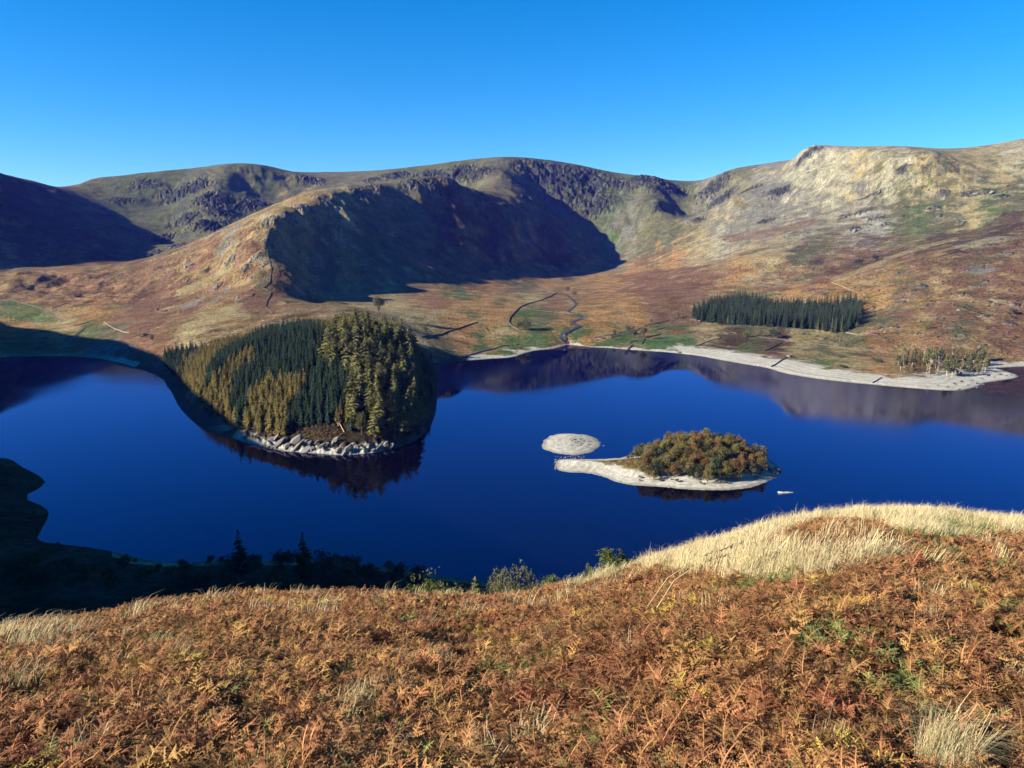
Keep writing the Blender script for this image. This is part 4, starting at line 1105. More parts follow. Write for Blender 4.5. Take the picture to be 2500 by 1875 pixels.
for n_, i in enumerate(order):
    x, y = pc[i]
    if random.random() < .55 * (edge_dist(np.array([x]), np.array([y]), pl)[0] < 5):
        continue
    if n_ >= 295:
        prest.append((x, y, pz[i], U(.85, 1.1))); continue
    left = np.clip((330 - x) / 120, 0, 1)
    if random.random() < .12 + .45 * left:
        plant(polv[n_ % 2], 'fir_tree', x, y, 'olive green conifer in the block of dark conifers above the right shore', 'tree', 'olive conifers in the right hand plantation', U(.8, 1.05), None, pz[i])
    else:
        plant(pspr[n_ % 4], 'fir_tree', x, y, 'dark blue green conifer in the block of conifers above the right shore', 'tree', 'dark conifers in the right hand plantation', U(.66, 1.2), None, pz[i])
if prest:
    R = np.array(prest); n = len(R)
    scatter_stuff('conifer_wood', R[:, :3], np.stack([np.zeros(n), np.zeros(n), RNG.uniform(0, 6.28, n)], 1), np.repeat(R[:, 3:4], 3, 1), RNG.integers(0, 4, n), [('tree', joined(a, b, 'tree')) for a, b in pspr], 'dark conifers at the back of the plantation')
print('plantation', len(pc))
for px, py, lab in ((2030, 812, 'greyish thin conifer at the front right of the plantation'), (2040, 813, 'second greyish thin conifer right beside its twin at the plantation front')):
    q = hit(px, py); plant(pgry, 'spruce_tree', q[0], q[1], lab, s=1.0)

# ------------------------------------------------------------------ sparse trees on the rocky point
pine = [conifer(23, 4.2, .36, 10, .16, [M_olive, M_dark], M_palebark, 240 + i, twigs=4, gap=.28, full=.6, trunk_r=.36) for i in range(3)]
small = [broadleaf(9, 6, .12, [M_oak, M_olive], M_bark, 250 + i, 90, .9, 6) for i in range(2)]
dead = conifer(17, 1.6, .3, 6, .1, [M_palebark], M_palebark, 255, twigs=0, gap=.6, trunk_r=.3)
pt = wpoly([(2185, 892), (2195, 880), (2250, 872), (2320, 872), (2400, 880), (2425, 898), (2400, 912), (2340, 922), (2270, 918), (2200, 912)])
pp = scatter_in(pt, 10.5, .42, 13)
for n_, (x, y) in enumerate(pp):
    r_ = random.random()
    if r_ < .32:
        plant(pine[n_ % 3], 'pine_tree', x, y, 'thin pale trunked conifer on the rocky point by the right shore', 'tree', 'thin conifers on the rocky point', U(.75, 1.12), None, None, .09)
    elif r_ < .92:
        plant(small[n_ % 2], 'birch_tree', x, y, 'small bushy tree between the thin conifers on the rocky point', 'tree', 'small trees on the rocky point', U(.6, 1.1), None, None, .05)
    else:
        plant(dead, 'dead_tree', x, y, 'bare dead trunk among the trees on the rocky point', 'tree', 'dead trees on the rocky point', U(.8, 1.1), None, None, .16)
print('point', len(pp))

# ------------------------------------------------------------------ trees on the island
ic = scatter_in(island, 5.4, .4, 17)
_g = grounds(ic)
_sx = PW(1548, 1125)[0]
_ok = (_g[2] > 9.5 + 2.5 * fbm(ic[:, 0], ic[:, 1], 14, 2, 333)) & (ic[:, 0] > _sx)
scrub_at = ic[(_g[2] > 6.5) & ~_ok & (ic[:, 0] > _sx - 6)]
ic = ic[_ok]
isz = grounds(ic)[0]
kinds = {'oak_tree': [broadleaf(8.6, 7.4, .05, [M_oak, M_olive], M_bark, 300 + i, 210, .62, 8) for i in range(3)],
         'rowan_tree': [broadleaf(8.2, 6.4, .05, [M_russet, M_oak], M_bark, 310 + i, 190, .6, 7) for i in range(2)],
         'holly_tree': [broadleaf(7.2, 6.0, .03, [M_dark, M_olive], M_bark, 320 + i, 190, .6, 7) for i in range(2)],
         'willow_tree': [broadleaf(6.6, 6.8, .03, [M_greyleaf, M_olive], M_bark, 330 + i, 200, .55, 8) for i in range(2)]}
say = {'oak_tree': ('brown leaved tree in the thicket on the island', 'brown trees on the island'), 'rowan_tree': ('russet leaved tree in the thicket on the island', 'russet trees on the island'),
       'holly_tree': ('dark green tree in the thicket on the island', 'dark green trees on the island'), 'willow_tree': ('grey green bushy tree in the thicket on the island', 'grey green trees on the island')}
for n_, (x, y) in enumerate(ic):
    k = random.choices(list(kinds), (48, 9, 18, 25))[0]
    v = kinds[k][random.randrange(len(kinds[k]))]
    s = U(.9, 1.25) * (1.0 if random.random() < .8 else .7)
    plant(v, k, x, y, say[k][0], 'tree', say[k][1], s, s * U(.9, 1.2), isz[n_])
print('island', len(ic), len(scrub_at))
yel = broadleaf(7.2, 6.2, .05, [M_yellow, M_oak], M_bark, 340, 200, .58, 7)
rnd = broadleaf(3.4, 4.4, .0, [M_olive, M_greyleaf], M_bark, 341, 190, .42, 8)
for pr, nm, px, py, lab, cat, s in ((yel, 'maple_tree', 1733, 1128, 'bright yellow tree near the middle of the island thicket', 'tree', 1.0), (gold, 'larch_tree', 1838, 1134, 'conical orange brown tree on the right of the island', 'tree', .5),
                                (yel, 'maple_tree', 1642, 1138, 'yellow brown tree low at the front left of the island', 'tree', .75),
                                (rnd, 'shrub', 1763, 1156, 'round dark olive bush alone on the island beach', 'shrub', 1.0), (rnd, 'shrub', 1787, 1152, 'smaller round bush right of the lone beach bush', 'shrub', .6),
                                (kinds['willow_tree'][0], 'willow_tree', 1812, 1146, 'rounded grey green tree at the right front of the island', 'tree', 1.05), (kinds['willow_tree'][1], 'willow_tree', 1543, 1122, 'grey green bush at the left end of the island thicket', 'tree', .85),
                                (rnd, 'shrub', 1560, 1136, 'low brown scrub at the left front of the island', 'shrub', .5), (rnd, 'shrub', 1745, 1160, 'small bush beside the rocks at the island front', 'shrub', .45)):
    q = hit(px, py); plant(pr, nm, q[0], q[1], lab, cat, None, s)
for x, y in scrub_at:
    if random.random() < .55:
        plant(rnd, 'shrub', x, y, 'low scrub at the stony margin of the island thicket', 'shrub', 'low scrub round the island thicket', U(.3, .75))

# ------------------------------------------------------------------ single trees and bushes in the valley and on the right shore
bushy = [broadleaf(10, 10, .02, [M_olive, M_greyleaf], M_bark, 400 + i, 240, .8, 8) for i in range(2)]
round_t = broadleaf(17, 13, .16, [M_greyleaf, M_olive], M_bark, 405, 330, .95, 8, sparse=1)
thorn = [broadleaf(7.5, 7, .12, [M_greyleaf, M_oak], M_bark, 410 + i, 120, .7, 7) for i in range(2)]
gbush = broadleaf(6.5, 6.5, .0, [M_green, M_dark], M_bark, 415, 170, .6, 7)
dbush = broadleaf(5.5, 7.5, .0, [M_dark, M_greyleaf], M_bark, 416, 170, .6, 7)
gorse = broadleaf(2.0, 9.0, .0, [M_dark, M_olive], M_bark, 417, 120, .5, 6)
brown_b = broadleaf(4.0, 5.5, .0, [M_russet, M_greyleaf], M_bark, 418, 110, .55, 6)
for pr, nm, px, py, hpx, lab, cat in (
        (round_t, 'ash_tree', 925, 770, 49, 'tall rounded lone tree at the foot of the shaded ridge', 'tree'),
        (bushy[0], 'hawthorn_tree', 1283, 807, 38, 'wide bushy tree inside the bend of the stone wall', 'tree'),
        (bushy[1], 'hawthorn_tree', 1266, 806, 26, 'lower left bush leaning on the wide bushy tree by the bent wall', 'shrub'),
        (thorn[0], 'thorn_tree', 1038, 815, 22, 'small grey thorn tree at the end of the stone wall beside the wood', 'tree'),
        (bushy[0], 'hawthorn_tree', 708, 700, 17, 'small round tree alone on the shaded flank of the ridge', 'tree'),
        (thorn[0], 'thorn_tree', 1532, 815, 24, 'dark thorn tree beside the walls of the ruined farm', 'tree'),
        (thorn[1], 'thorn_tree', 1548, 822, 22, 'second thorn tree leaning at the ruined farm walls', 'tree'),
        (round_t, 'ash_tree', 1571, 828, 33, 'brown tree by itself at the right end of the ruined farm', 'tree'),
        (gbush, 'holly_bush', 1823, 823, 22, 'bright green bush below the plantation', 'shrub'),
        (thorn[0], 'thorn_tree', 1855, 822, 18, 'thin thorn tree between two bushes below the plantation', 'tree'),
        (dbush, 'hawthorn_tree', 1890, 826, 24, 'dark rounded tree above the pale track below the plantation', 'tree'),
        (gbush, 'holly_bush', 2264, 803, 17, 'dark green holly bush alone on the stony red hillside', 'shrub'),
        (dbush, 'holly_bush', 2473, 768, 15, 'dark round bush at the right end of the stony hillside', 'shrub'),
        (dbush, 'holly_bush', 2416, 742, 9, 'tiny dark bush high on the stony hillside', 'shrub'),
        (dbush, 'thorn_tree', 2095, 648, 17, 'dark bush lower down in the gully on the right', 'shrub'),
        (dbush, 'thorn_tree', 2136, 636, 14, 'dark bush beside pale rocks in the gully', 'shrub'),
        (thorn[1], 'thorn_tree', 2213, 614, 10, 'small dark tree at the upper end of the gully', 'tree'),
        (gorse, 'gorse_bush', 2056, 873, 7, 'low dark gorse patch nearest the plantation side of the flat shore', 'shrub'),
        (gorse, 'gorse_bush', 2142, 884, 10, 'largest low dark gorse patch left of the rocky point', 'shrub'),
        (gorse, 'gorse_bush', 2060, 898, 8, 'low dark gorse patch closest to the beach', 'shrub'),
        (brown_b, 'brown_bush', 1385, 712, 14, 'brown scrub by the beck where two stone walls meet', 'shrub'),
        (brown_b, 'brown_bush', 1402, 722, 13, 'brown scrub a little down the beck from the wall junction', 'shrub'),
        (brown_b, 'brown_bush', 1395, 798, 12, 'brown scrub on the beck bank near the lake', 'shrub'),
        (brown_b, 'brown_bush', 1190, 808, 8, 'low brown bush left of the wide bushy tree', 'shrub'),
        (dbush, 'thorn_tree', 690, 712, 26, 'dark leafless clump in the notch at the ridge foot', 'shrub'),
        (brown_b, 'brown_bush', 672, 722, 18, 'brown thicket at the bottom of the ridge wall', 'shrub'),
        (gbush, 'holly_bush', 2093, 800, 14, 'small bush in the shade at the right end of the plantation', 'shrub'),
        (thorn[0], 'thorn_tree', 1500, 818, 14, 'low thorn bush left of the ruined farm', 'shrub'),
        (thorn[1], 'thorn_tree', 1590, 790, 12, 'scrubby bush on the slope above the ruined farm', 'shrub'),
        (thorn[0], 'thorn_tree', 1655, 775, 14, 'brown scrub at the left corner of the plantation', 'shrub'),
        (dbush, 'thorn_tree', 355, 822, 9, 'dark bush on the brown slope left of the wood', 'shrub'),
        (thorn[0], 'thorn_tree', 372, 832, 16, 'grey bush between the brown slope and the wood', 'shrub')):
    q = hit(px, py)
    hh = max(v.co.z for v in pr[1].vertices)
    want = hpx * math.hypot(*q) / FPX
    plant(pr, nm, q[0], q[1], lab, cat, None, want / hh)

# ------------------------------------------------------------------ shaded trees on the near left shore
dk = conifer(17, 4.0, .03, 15, .2, [M_spruce, M_dark], M_bark, 450, twigs=2)
def by_top(pr, nm, px, py, D, lab, cat='tree', k=1.0):
    """a plant standing D metres ahead whose tip is seen at (px, py)"""
    t = P(px, py, D)
    g = float(ground(t[0], t[1])[0])
    hh = max(v.co.z for v in pr[1].vertices)
    s = max(t[2] - g, 0.8) / hh
    return plant(pr, nm, t[0], t[1], lab, cat, None, s * k, s, g)
by_top(dk, 'spruce_tree', 580, 1292, 338, 'pointed dark conifer on the shaded near shore, left of a similar one', k=1.1)
by_top(dk, 'spruce_tree', 738, 1298, 338, 'pointed dark conifer on the shaded near shore, right of a similar one', k=1.2)
dshr = [broadleaf(7, 8, .0, [M_dark, M_greyleaf], M_bark, 460 + i, 130, .75, 6) for i in range(3)]
for n_, (px, py, D, lab) in enumerate(((140, 1322, 372, 'dark bush at the left end of the shaded shore'), (205, 1335, 366, 'second dark bush from the left on the shaded shore'), (330, 1362, 350, 'dark bush in the middle of the left shore'), (560, 1352, 340, 'low dark bush left of the two conifers'),
        (620, 1350, 336, 'dark bush just right of the left conifer'), (690, 1340, 334, 'dark bush between the two conifers'), (785, 1342, 330, 'dark tree right of the right conifer'), (850, 1350, 326, 'spreading dark tree well right of the conifers'), (900, 1375, 322, 'dark bush before the open water'), (970, 1372, 318, 'dark spreading bush near the bracken edge'),
        (1020, 1376, 312, 'last dark bush of the shaded shore'), (420, 1380, 330, 'dark bush below the left bay'), (260, 1375, 330, 'low dark thicket under the left bay'), (60, 1350, 340, 'dark thicket at the left picture edge'), (500, 1395, 310, 'dark thicket under the left conifer'), (700, 1395, 300, 'dark thicket under the right conifer'))):
    by_top(dshr[n_ % 3], 'shore_bush', px, py, D, lab, 'shrub')

grp = 'dark trees and bushes in the shade under the near slope'
for k in range(70):
    px = U(-30, 1010); py = U(1375, 1440)
    q = hit(px, py, 0, 100)
    if math.hypot(*q) > 420 or float(_look(GDM, *[np.array([v]) for v in q])[0]) < 4:
        continue
    plant(dshr[k % 3], 'shore_bush', q[0], q[1], 'dark bush in the shaded thicket between the bracken edge and the near shore', 'shrub', grp, U(.5, 1.05))
# ------------------------------------------------------------------ bushes just over the edge of the bracken
hawth = broadleaf(6, 7.2, .0, [M_greyleaf, M_olive], M_bark, 470, 560, .26, 9, 7)
young = broadleaf(4, 3.0, .0, [M_green, M_olive], M_bark, 471, 330, .2, 8, 7, sparse=1)
yolive = broadleaf(4, 4.2, .0, [M_olive, M_green], M_bark, 472, 330, .22, 8, 7, sparse=1)
cone = conifer(4, 1.0, .0, 16, .1, [M_larch2, M_green], M_bark, 473, twigs=3)
for pr, nm, px, py, D, k, lab, cat in ((hawth, 'hawthorn_tree', 1270, 1357, 62, .62, 'big rounded grey green bush behind the bracken edge', 'tree'), (hawth, 'hawthorn_tree', 1226, 1392, 60, .42, 'lower bush joined to the left of the big rounded bush', 'shrub'),
        (yolive, 'willow_bush', 1066, 1390, 48, .62, 'yellow olive bush standing left of the big rounded bush', 'shrub'), (yolive, 'willow_bush', 1032, 1402, 50, .7, 'thin bush at the left of the yellow olive bush', 'shrub'), (yolive, 'willow_bush', 1088, 1412, 47, .8, 'low bush at the right of the yellow olive bush', 'shrub'),
        (cone, 'larch_tree', 1158, 1407, 46, 1.2, 'small pointed young conifer between two bushes', 'tree'), (young, 'willow_bush', 1330, 1400, 44, .55, 'slim green shoot right of the big rounded bush', 'shrub'), (young, 'willow_bush', 1357, 1396, 43, .8, 'small blue green bush further right of the big rounded bush', 'shrub'),
        (young, 'willow_bush', 1441, 1377, 38, .75, 'little green sapling on the brow', 'shrub'), (young, 'birch_tree', 1497, 1333, 36, 1.3, 'bright green young tree at the edge of the pale grass', 'tree'), (young, 'birch_tree', 1515, 1342, 36.5, .8, 'right half of the pair of bright green young trees', 'tree'), (yolive, 'willow_bush', 1543, 1354, 36, .9, 'low yellow green bush right of the bright green tree', 'shrub')):
    by_top(pr, nm, px, py, D, lab, cat, k)

# ------------------------------------------------------------------ stone walls
M_wall = noise_mat('wall_stone', tuple(.42 * v for v in lin(150, 142, 126)), tuple(.4 * v for v in lin(98, 92, 82)), 0.6, 0.6, .95, 6)
M_palewall = noise_mat('pale_wall_stone', tuple(.4 * v for v in lin(196, 186, 164)), tuple(.4 * v for v in lin(150, 142, 124)), 0.6, 0.5, .95, 6)
def resample(q, step):
    q = np.array(q); d = np.concatenate([[0], np.cumsum(np.hypot(*np.diff(q, axis=0).T))])
    n = max(2, int(d[-1] / step) + 1)
    s = np.linspace(0, d[-1], n)
    return np.stack([np.interp(s, d, q[:, 0]), np.interp(s, d, q[:, 1])], 1)
def stone_wall(px, lab, w=1.0, h=1.6, mat=None, step=2.6, gaps=0.0, nm='stone_wall', off=0.0):
    w, h = w * .8, h * .72
    q = resample([hit(a, b, off) for a, b in px], step)
    z = ground(q[:, 0], q[:, 1])
    rg = random.Random(len(lab) * 7 + int(px[0][0]))
    m = MB()
    c0 = q.mean(0); zc = float(z.min())
    for i in range(len(q) - 1):
        if rg.random() < gaps:
            continue
        for lay in range(2):
            a = np.array([*q[i], z[i]]); b = np.array([*q[i + 1], z[i + 1]])
            t = (b - a)[:2]; t /= np.linalg.norm(t) + 1e-9
            nn = np.array([-t[1], t[0]]) * w * .5 * rg.uniform(.8, 1.2) * (1 if lay == 0 else .72)
            h0 = -.6 if lay == 0 else h * .5
            h1 = (h * .52 if lay == 0 else h) * rg.uniform(.86, 1.12)
            def pt(p, sx, hh):
                return (p[0] + sx * nn[0] - c0[0], p[1] + sx * nn[1] - c0[1], p[2] + hh - zc)
            A = [pt(a, -1, h0), pt(a, 1, h0), pt(b, 1, h0), pt(b, -1, h0)]
            B = [pt(a, -1, h1), pt(a, 1, h1), pt(b, 1, h1 * rg.uniform(.92, 1.06)), pt(b, -1, h1 * rg.uniform(.92, 1.06))]
            m.quad(*B)
            for j in range(4):
                k = (j + 1) % 4
                m.quad(A[j], A[k], B[k], B[j])
    o = m.build(nm, mat or M_wall, None, False, label=lab, category='wall')
    o.location = (c0[0], c0[1], zc)
    return o
def z6(*pts):
    return [(1000 + .31646 * a, 640 + .31646 * b) for a, b in pts]
def z7(*pts):
    return [(1650 + .38427 * a, 680 + .38427 * b) for a, b in pts]
def z1(*pts):
    return [(.39188 * a, 350 + .39188 * b) for a, b in pts]
def z5l(*pts):
    return [(.22604 * a, 620 + .22604 * b) for a, b in pts]
def z8(*pts):
    return [(1450 + .22604 * a, 760 + .22604 * b) for a, b in pts]
stone_wall(z6((1130, 238), (1090, 265), (1000, 300), (920, 320), (850, 350), (810, 390), (775, 430), (765, 470), (795, 500), (850, 530)), 'long stone wall bending round the bushy tree on the valley floor', 1.6, 2.2)
stone_wall(z6((1128, 236), (1050, 220), (1022, 195), (1000, 178), (968, 150)), 'stone wall climbing away from the beck to the edge of the shadow', 1.2, 1.8)
stone_wall(z6((90, 582), (180, 566), (300, 536), (390, 510), (460, 485), (525, 465)), 'straight stone wall running from the wood across pale pasture', 1.4, 2.0)
stone_wall(z6((370, 745), (480, 714), (560, 690), (650, 670), (720, 647), (850, 636)), 'low drowned stone wall along the beach left of the beck', 1.4, 1.5, None, 2.6, .08)
stone_wall(z6((850, 340), (940, 368), (1080, 382), (1200, 392), (1290, 402)), 'thin broken stone wall crossing the field inside the bent wall', .8, .9, None, 2.6, .15)
stone_wall(z1((1700, 1062), (1655, 1020), (1665, 985), (1690, 930), (1640, 905)), 'short stone wall zigzagging at the foot of the ridge', .9, 1.5)
stone_wall(z1((1640, 905), (1680, 872), (1692, 780), (1668, 690), (1650, 650), (1662, 600), (1672, 560), (1690, 530), (1750, 470), (1790, 425)), 'long stone wall climbing the crest of the ridge between sun and shade', 1.0, 1.5, M_wall, 3.0)
stone_wall(z5l((0, 492), (120, 498), (300, 548), (480, 600), (560, 655), (680, 730)), 'stone wall round the upper side of the green field', 1.2, 1.7)
stone_wall(z5l((0, 700), (120, 735), (300, 738), (500, 736), (690, 732)), 'stone wall along the bottom of the green field', 1.2, 1.6)
stone_wall(z5l((1120, 740), (1200, 790), (1300, 830), (1395, 852)), 'pale stone wall low on the red slope by the left bay', 1.3, 1.7, M_palewall)
stone_wall(z5l((960, 735), (880, 760), (790, 778)), 'short dark wall beside the inlet stream', 1.2, 1.6)
stone_wall(z5l((560, 590), (650, 560), (760, 530), (900, 535), (1000, 520)), 'thin wall across the brown hummocks', 1.0, 1.4)
stone_wall(z7((490, 366), (640, 384), (800, 402), (950, 425), (1100, 446), (1222, 461)), 'long straight pale wall below the plantation', 1.0, 1.1, M_wall)
stone_wall(z7((1080, 345), (1150, 358)), 'short pale wall at the right foot of the plantation', 1.0, 1.6, M_palewall)
stone_wall(z7((560, 462), (610, 440), (640, 425), (680, 402)), 'short dark wall running down to the shore flat', 1.2, 1.6)
stone_wall(z7((605, 562), (650, 535), (700, 505), (728, 488)), 'dark jetty wall running from the round stone tank down the beach', 1.6, 1.5)
stone_wall(z7((1250, 665), (1290, 640), (1310, 632)), 'short dark wall on the beach before the rocky point', 1.2, 1.2)
stone_wall(z8((360, 425), (385, 395), (412, 366)), 'short stone jetty dipping into the lake', 2.2, 2.0)
stone_wall(z8((385, 345), (430, 328), (470, 312)), 'low wall on the green flat above the stone jetty', 1.2, 1.4)
stone_wall(z8((512, 358), (530, 330), (545, 296)), 'short wall dropping to the shore right of the jetty', 1.2, 1.5)
stone_wall(z8((0, 290), (120, 262), (240, 250), (350, 205), (440, 165)), 'tumbled wall line of the ruined farm on its left', 1.6, 1.5, M_palewall, 2.6, .15)
stone_wall(z8((180, 285), (290, 262), (420, 262), (450, 215), (490, 180)), 'ruined farm wall nearest the lake', 1.6, 1.8, M_palewall, 2.6, .1)
stone_wall(z8((430, 290), (560, 290), (640, 270), (720, 250)), 'ruined farm wall with its long shadow', 1.5, 2.2)
stone_wall(z8((480, 225), (600, 220), (700, 200), (760, 175)), 'broken upper wall of the ruined farm', 1.4, 1.5, M_wall, 2.6, .15)
stone_wall(z8((540, 160), (680, 130), (800, 100), (930, 102), (1010, 100)), 'pale wall running from the ruined farm up to the plantation', 1.2, 1.6, M_palewall)
stone_wall(z8((1040, 95), (1120, 98), (1165, 112)), 'pale wall end at the left corner of the plantation', 1.2, 1.8, M_palewall)
stone_wall(z8((720, 262), (860, 258), (1000, 228), (1150, 205)), 'pale low bank crossing the green shore field', 1.4, 1.0, M_palewall, 2.6, .05)
stone_wall(z8((1090, 382), (1150, 360), (1260, 318), (1370, 288)), 'low dark wall at the edge of the dark bracken patch', 1.1, 1.3, None, 2.6, .1)
stone_wall([(2030, 690), (2062, 702), (2085, 712)], 'short pale wall above the right top of the plantation', 1.2, 1.6, M_palewall)
stone_wall(z7((1900, 470), (1960, 425), (1980, 420)), 'short dark wall on the slope behind the rocky point', 1.2, 1.5)
# round stone tank at the head of the jetty wall
q = hit(1926, 872)
m = MB()
prof = [(3.0, -1), (3.0, 2.6), (3.3, 2.7), (3.3, 3.2), (2.5, 3.2), (2.5, 1.0)]
for a, b in zip(prof[:-1], prof[1:]):
    for j in range(18):
        t0, t1 = 2 * math.pi * j / 18, 2 * math.pi * (j + 1) / 18
        m.quad((a[0] * math.cos(t0), a[0] * math.sin(t0), a[1]), (a[0] * math.cos(t1), a[0] * math.sin(t1), a[1]), (b[0] * math.cos(t1), b[0] * math.sin(t1), b[1]), (b[0] * math.cos(t0), b[0] * math.sin(t0), b[1]))
tank = thing('stone_tank', (q[0], q[1], float(ground(*q)[0])), 'round stone tank at the top of the dark jetty wall', 'tank')
m.build('wall', M_palewall, tank)
m = MB()
for j in range(18):
    t0, t1 = 2 * math.pi * j / 18, 2 * math.pi * (j + 1) / 18
    m.tri((0, 0, 1.05), (2.6 * math.cos(t0), 2.6 * math.sin(t0), 1.05), (2.6 * math.cos(t1), 2.6 * math.sin(t1), 1.05))
m.build('floor', M_wall, tank)
# small standing ruin below the plantation
q = hit(2052, 832)
ru = thing('ruin_pillar', (q[0], q[1], float(ground(*q)[0])), 'thin dark ruined pillar below the right end of the plantation', 'ruin')
m = MB()
for k, (w_, z0_, z1_) in enumerate(((1.3, -.5, 2.2), (1.1, 2.2, 4.2), (.8, 4.2, 5.6))):
    a = [(-w_, -.8, z0_), (w_, -.8, z0_), (w_, .8, z0_), (-w_, .8, z0_)]
    b_ = [(x_ * .96, y_ * .96, z1_ + U(-.2, .2)) for x_, y_, _ in a]
    m.quad(*b_)
    for j in range(4):
        m.quad(a[j], a[(j + 1) % 4], b_[(j + 1) % 4], b_[j])
m.build('wall', M_wall, ru)

# ------------------------------------------------------------------ becks and the track
def ribbon(name, q, wid, mat, lab, lift=.12, step=4.0, ragged=.25):
    q = resample(q, step); rg = random.Random(len(q))
    z = None; V_ = []; F_ = []
    wv_ = np.interp(np.linspace(0, 1, len(q)), np.linspace(0, 1, len(wid)), wid)
    L_ = []; R_ = []
    for i in range(len(q)):
        t = q[min(i + 1, len(q) - 1)] - q[max(i - 1, 0)]; t /= np.linalg.norm(t) + 1e-9
        nn = np.array([-t[1], t[0]])
        L_.append(q[i] + nn * wv_[i] * .5 * (1 + rg.uniform(-ragged, ragged))); R_.append(q[i] - nn * wv_[i] * .5 * (1 + rg.uniform(-ragged, ragged)))
    zl = ground(np.array(L_)[:, 0], np.array(L_)[:, 1]); zr = ground(np.array(R_)[:, 0], np.array(R_)[:, 1])
    zz = np.maximum(zl, zr) + lift
    for i in range(len(q)):
        V_ += [(*L_[i], zz[i]), (*R_[i], zz[i])]
    for i in range(len(q) - 1):
        F_.append((2 * i, 2 * i + 1, 2 * i + 3, 2 * i + 2))
    return link(name, mesh_from(name, np.array(V_, float), np.array(F_)[:, ::-1], mat, None, False), kind='structure', label=lab)
M_beck = noise_mat('beck_bed', lin(70, 66, 60), lin(24, 24, 26), .25, .6, .5)
M_track = noise_mat('track_gravel', tuple(.28 * v for v in lin(200, 172, 130)), tuple(.36 * v for v in lin(168, 134, 98)), .3, .3)
ribbon('stream', [hit(*p) for p in z5l((930, 792), (880, 835), (835, 868), (790, 910), (720, 970), (640, 1035))], [2, 4, 4, 5, 5, 6], M_beck, 'blue inlet stream entering the left bay', .35)
ribbon('stream', [hit(*p) for p in z5l((560, 1055), (400, 1062), (250, 1075), (120, 1085), (0, 1098))], [3, 4, 3, 4, 4], M_beck, 'faint stretch of stream in the shaded delta', .35)
ribbon('stream', [hit(*p) for p in z6((1150, 235), (1200, 250), (1250, 285), (1290, 325), (1262, 352), (1220, 380), (1262, 395), (1310, 410), (1335, 432), (1300, 445), (1255, 462), (1270, 480), (1320, 495), (1262, 515), (1220, 535), (1180, 562), (1185, 600), (1215, 632))], [4, 5, 6, 6, 6, 5, 5, 6, 6, 7, 8, 10], M_beck, 'winding dark beck running down the valley to the lake', .3, 5)
ribbon('track', [hit(*p) for p in z7((1020, 70), (1150, 60), (1290, 50), (1480, 52), (1640, 62), (1760, 75), (1900, 92), (2100, 128), (2212, 148))], [1.6, 1.6, 2], M_track, 'pale track crossing the red hillside', .2, 6)
ribbon('track', [hit(*p) for p in z7((870, 20), (950, 40), (1020, 60), (1075, 78))], [1.3, 1.3], M_track, 'pale path above the plantation', .2, 6)

# ------------------------------------------------------------------ rocks
M_rock = noise_mat('shore_rock', tuple(.35 * v for v in lin(196, 190, 178)), tuple(.32 * v for v in lin(150, 142, 130)), .7, .7, .9, 7, .12, 0, 2.5, .15)
M_rockg = noise_mat('hill_rock', tuple(.45 * v for v in lin(170, 166, 150)), tuple(.4 * v for v in lin(104, 100, 90)), .5, .7, .92, 7, .15, 0, 1.6, .2)
def rock_mesh(seed, sx, sy, sz, cuts=9, sub=2):
    rg = random.Random(seed)
    import bmesh
    bm = bmesh.new()
    bmesh.ops.create_icosphere(bm, subdivisions=sub, radius=1.0)
    planes = []
    for k in range(cuts):
        n = Vector((rg.gauss(0, 1), rg.gauss(0, 1), rg.gauss(0.2, .8))).normalized()
        planes.append((n, rg.uniform(.5, .82)))
    for v in bm.verts:
        for n, d in planes:
            e = v.co.dot(n) - d
            if e > 0:
                v.co -= n * e
        v.co += Vector((rg.uniform(-.035, .035), rg.uniform(-.035, .035), rg.uniform(-.035, .035)))
        v.co.x *= sx; v.co.y *= sy; v.co.z *= sz
    me = bpy.data.meshes.new('rock'); bm.to_mesh(me); bm.free()
    return me
rock_protos = [rock_mesh(500 + i, 1.0, U(.5, .9), U(.5, .9), 8 + i % 4, 1 + i % 2) for i in range(10)]
for me in rock_protos:
    me.materials.append(M_rock)
rock_grey = [m_.copy() for m_ in rock_protos[:5]]
for me in rock_grey:
    me.materials.clear(); me.materials.append(M_rockg)
def rock(q, w, hgt, label, group=None, name='rock', tilt=.35, protos=None, cat='rock', sink=.25, d=None, rz=None):
    me = random.choice(protos or rock_protos)
    o = link(name, me, label=label, category=cat)
    if group:
        o['group'] = group
    g = float(ground(*q)[0])
    o.location = (q[0], q[1], max(g, 0) + hgt * (.5 - sink))
    o.rotation_euler = (U(-tilt, tilt), U(-tilt, tilt), U(0, 6.28) if rz is None else rz)
    o.scale = (w * .5 / .8, (d or w * U(.55, .9)) * .5 / .6, hgt * .5 / .6)
    return o
rock_mix = rock_grey + rock_protos[:2]
def slab(q, w, hgt, label, group):
    """bedrock slabs share one dip: long, thin, leaning the same way"""
    o = rock(q, w, hgt, label, group, 'rock', .1, slab_protos, 'rock', .5)
    o.rotation_euler = (U(-.25, .25) + .35, U(-.3, .2) - .55, U(-.45, .45) + .5)
    o.scale = (w * U(.55, .95), w * U(.28, .5), hgt * U(.4, .8))
    return o
slab_protos = [rock_mesh(560 + i, 1.0, U(.6, .9), U(.55, .9), 9, 1) for i in range(10)]
for me in slab_protos:
    me.materials.append(M_rock)
def z9(*pts):
    return [(450 + .31646 * a, 950 + .31646 * b) for a, b in pts]
grp = 'pale rocks in the bare band at the tip of the peninsula'
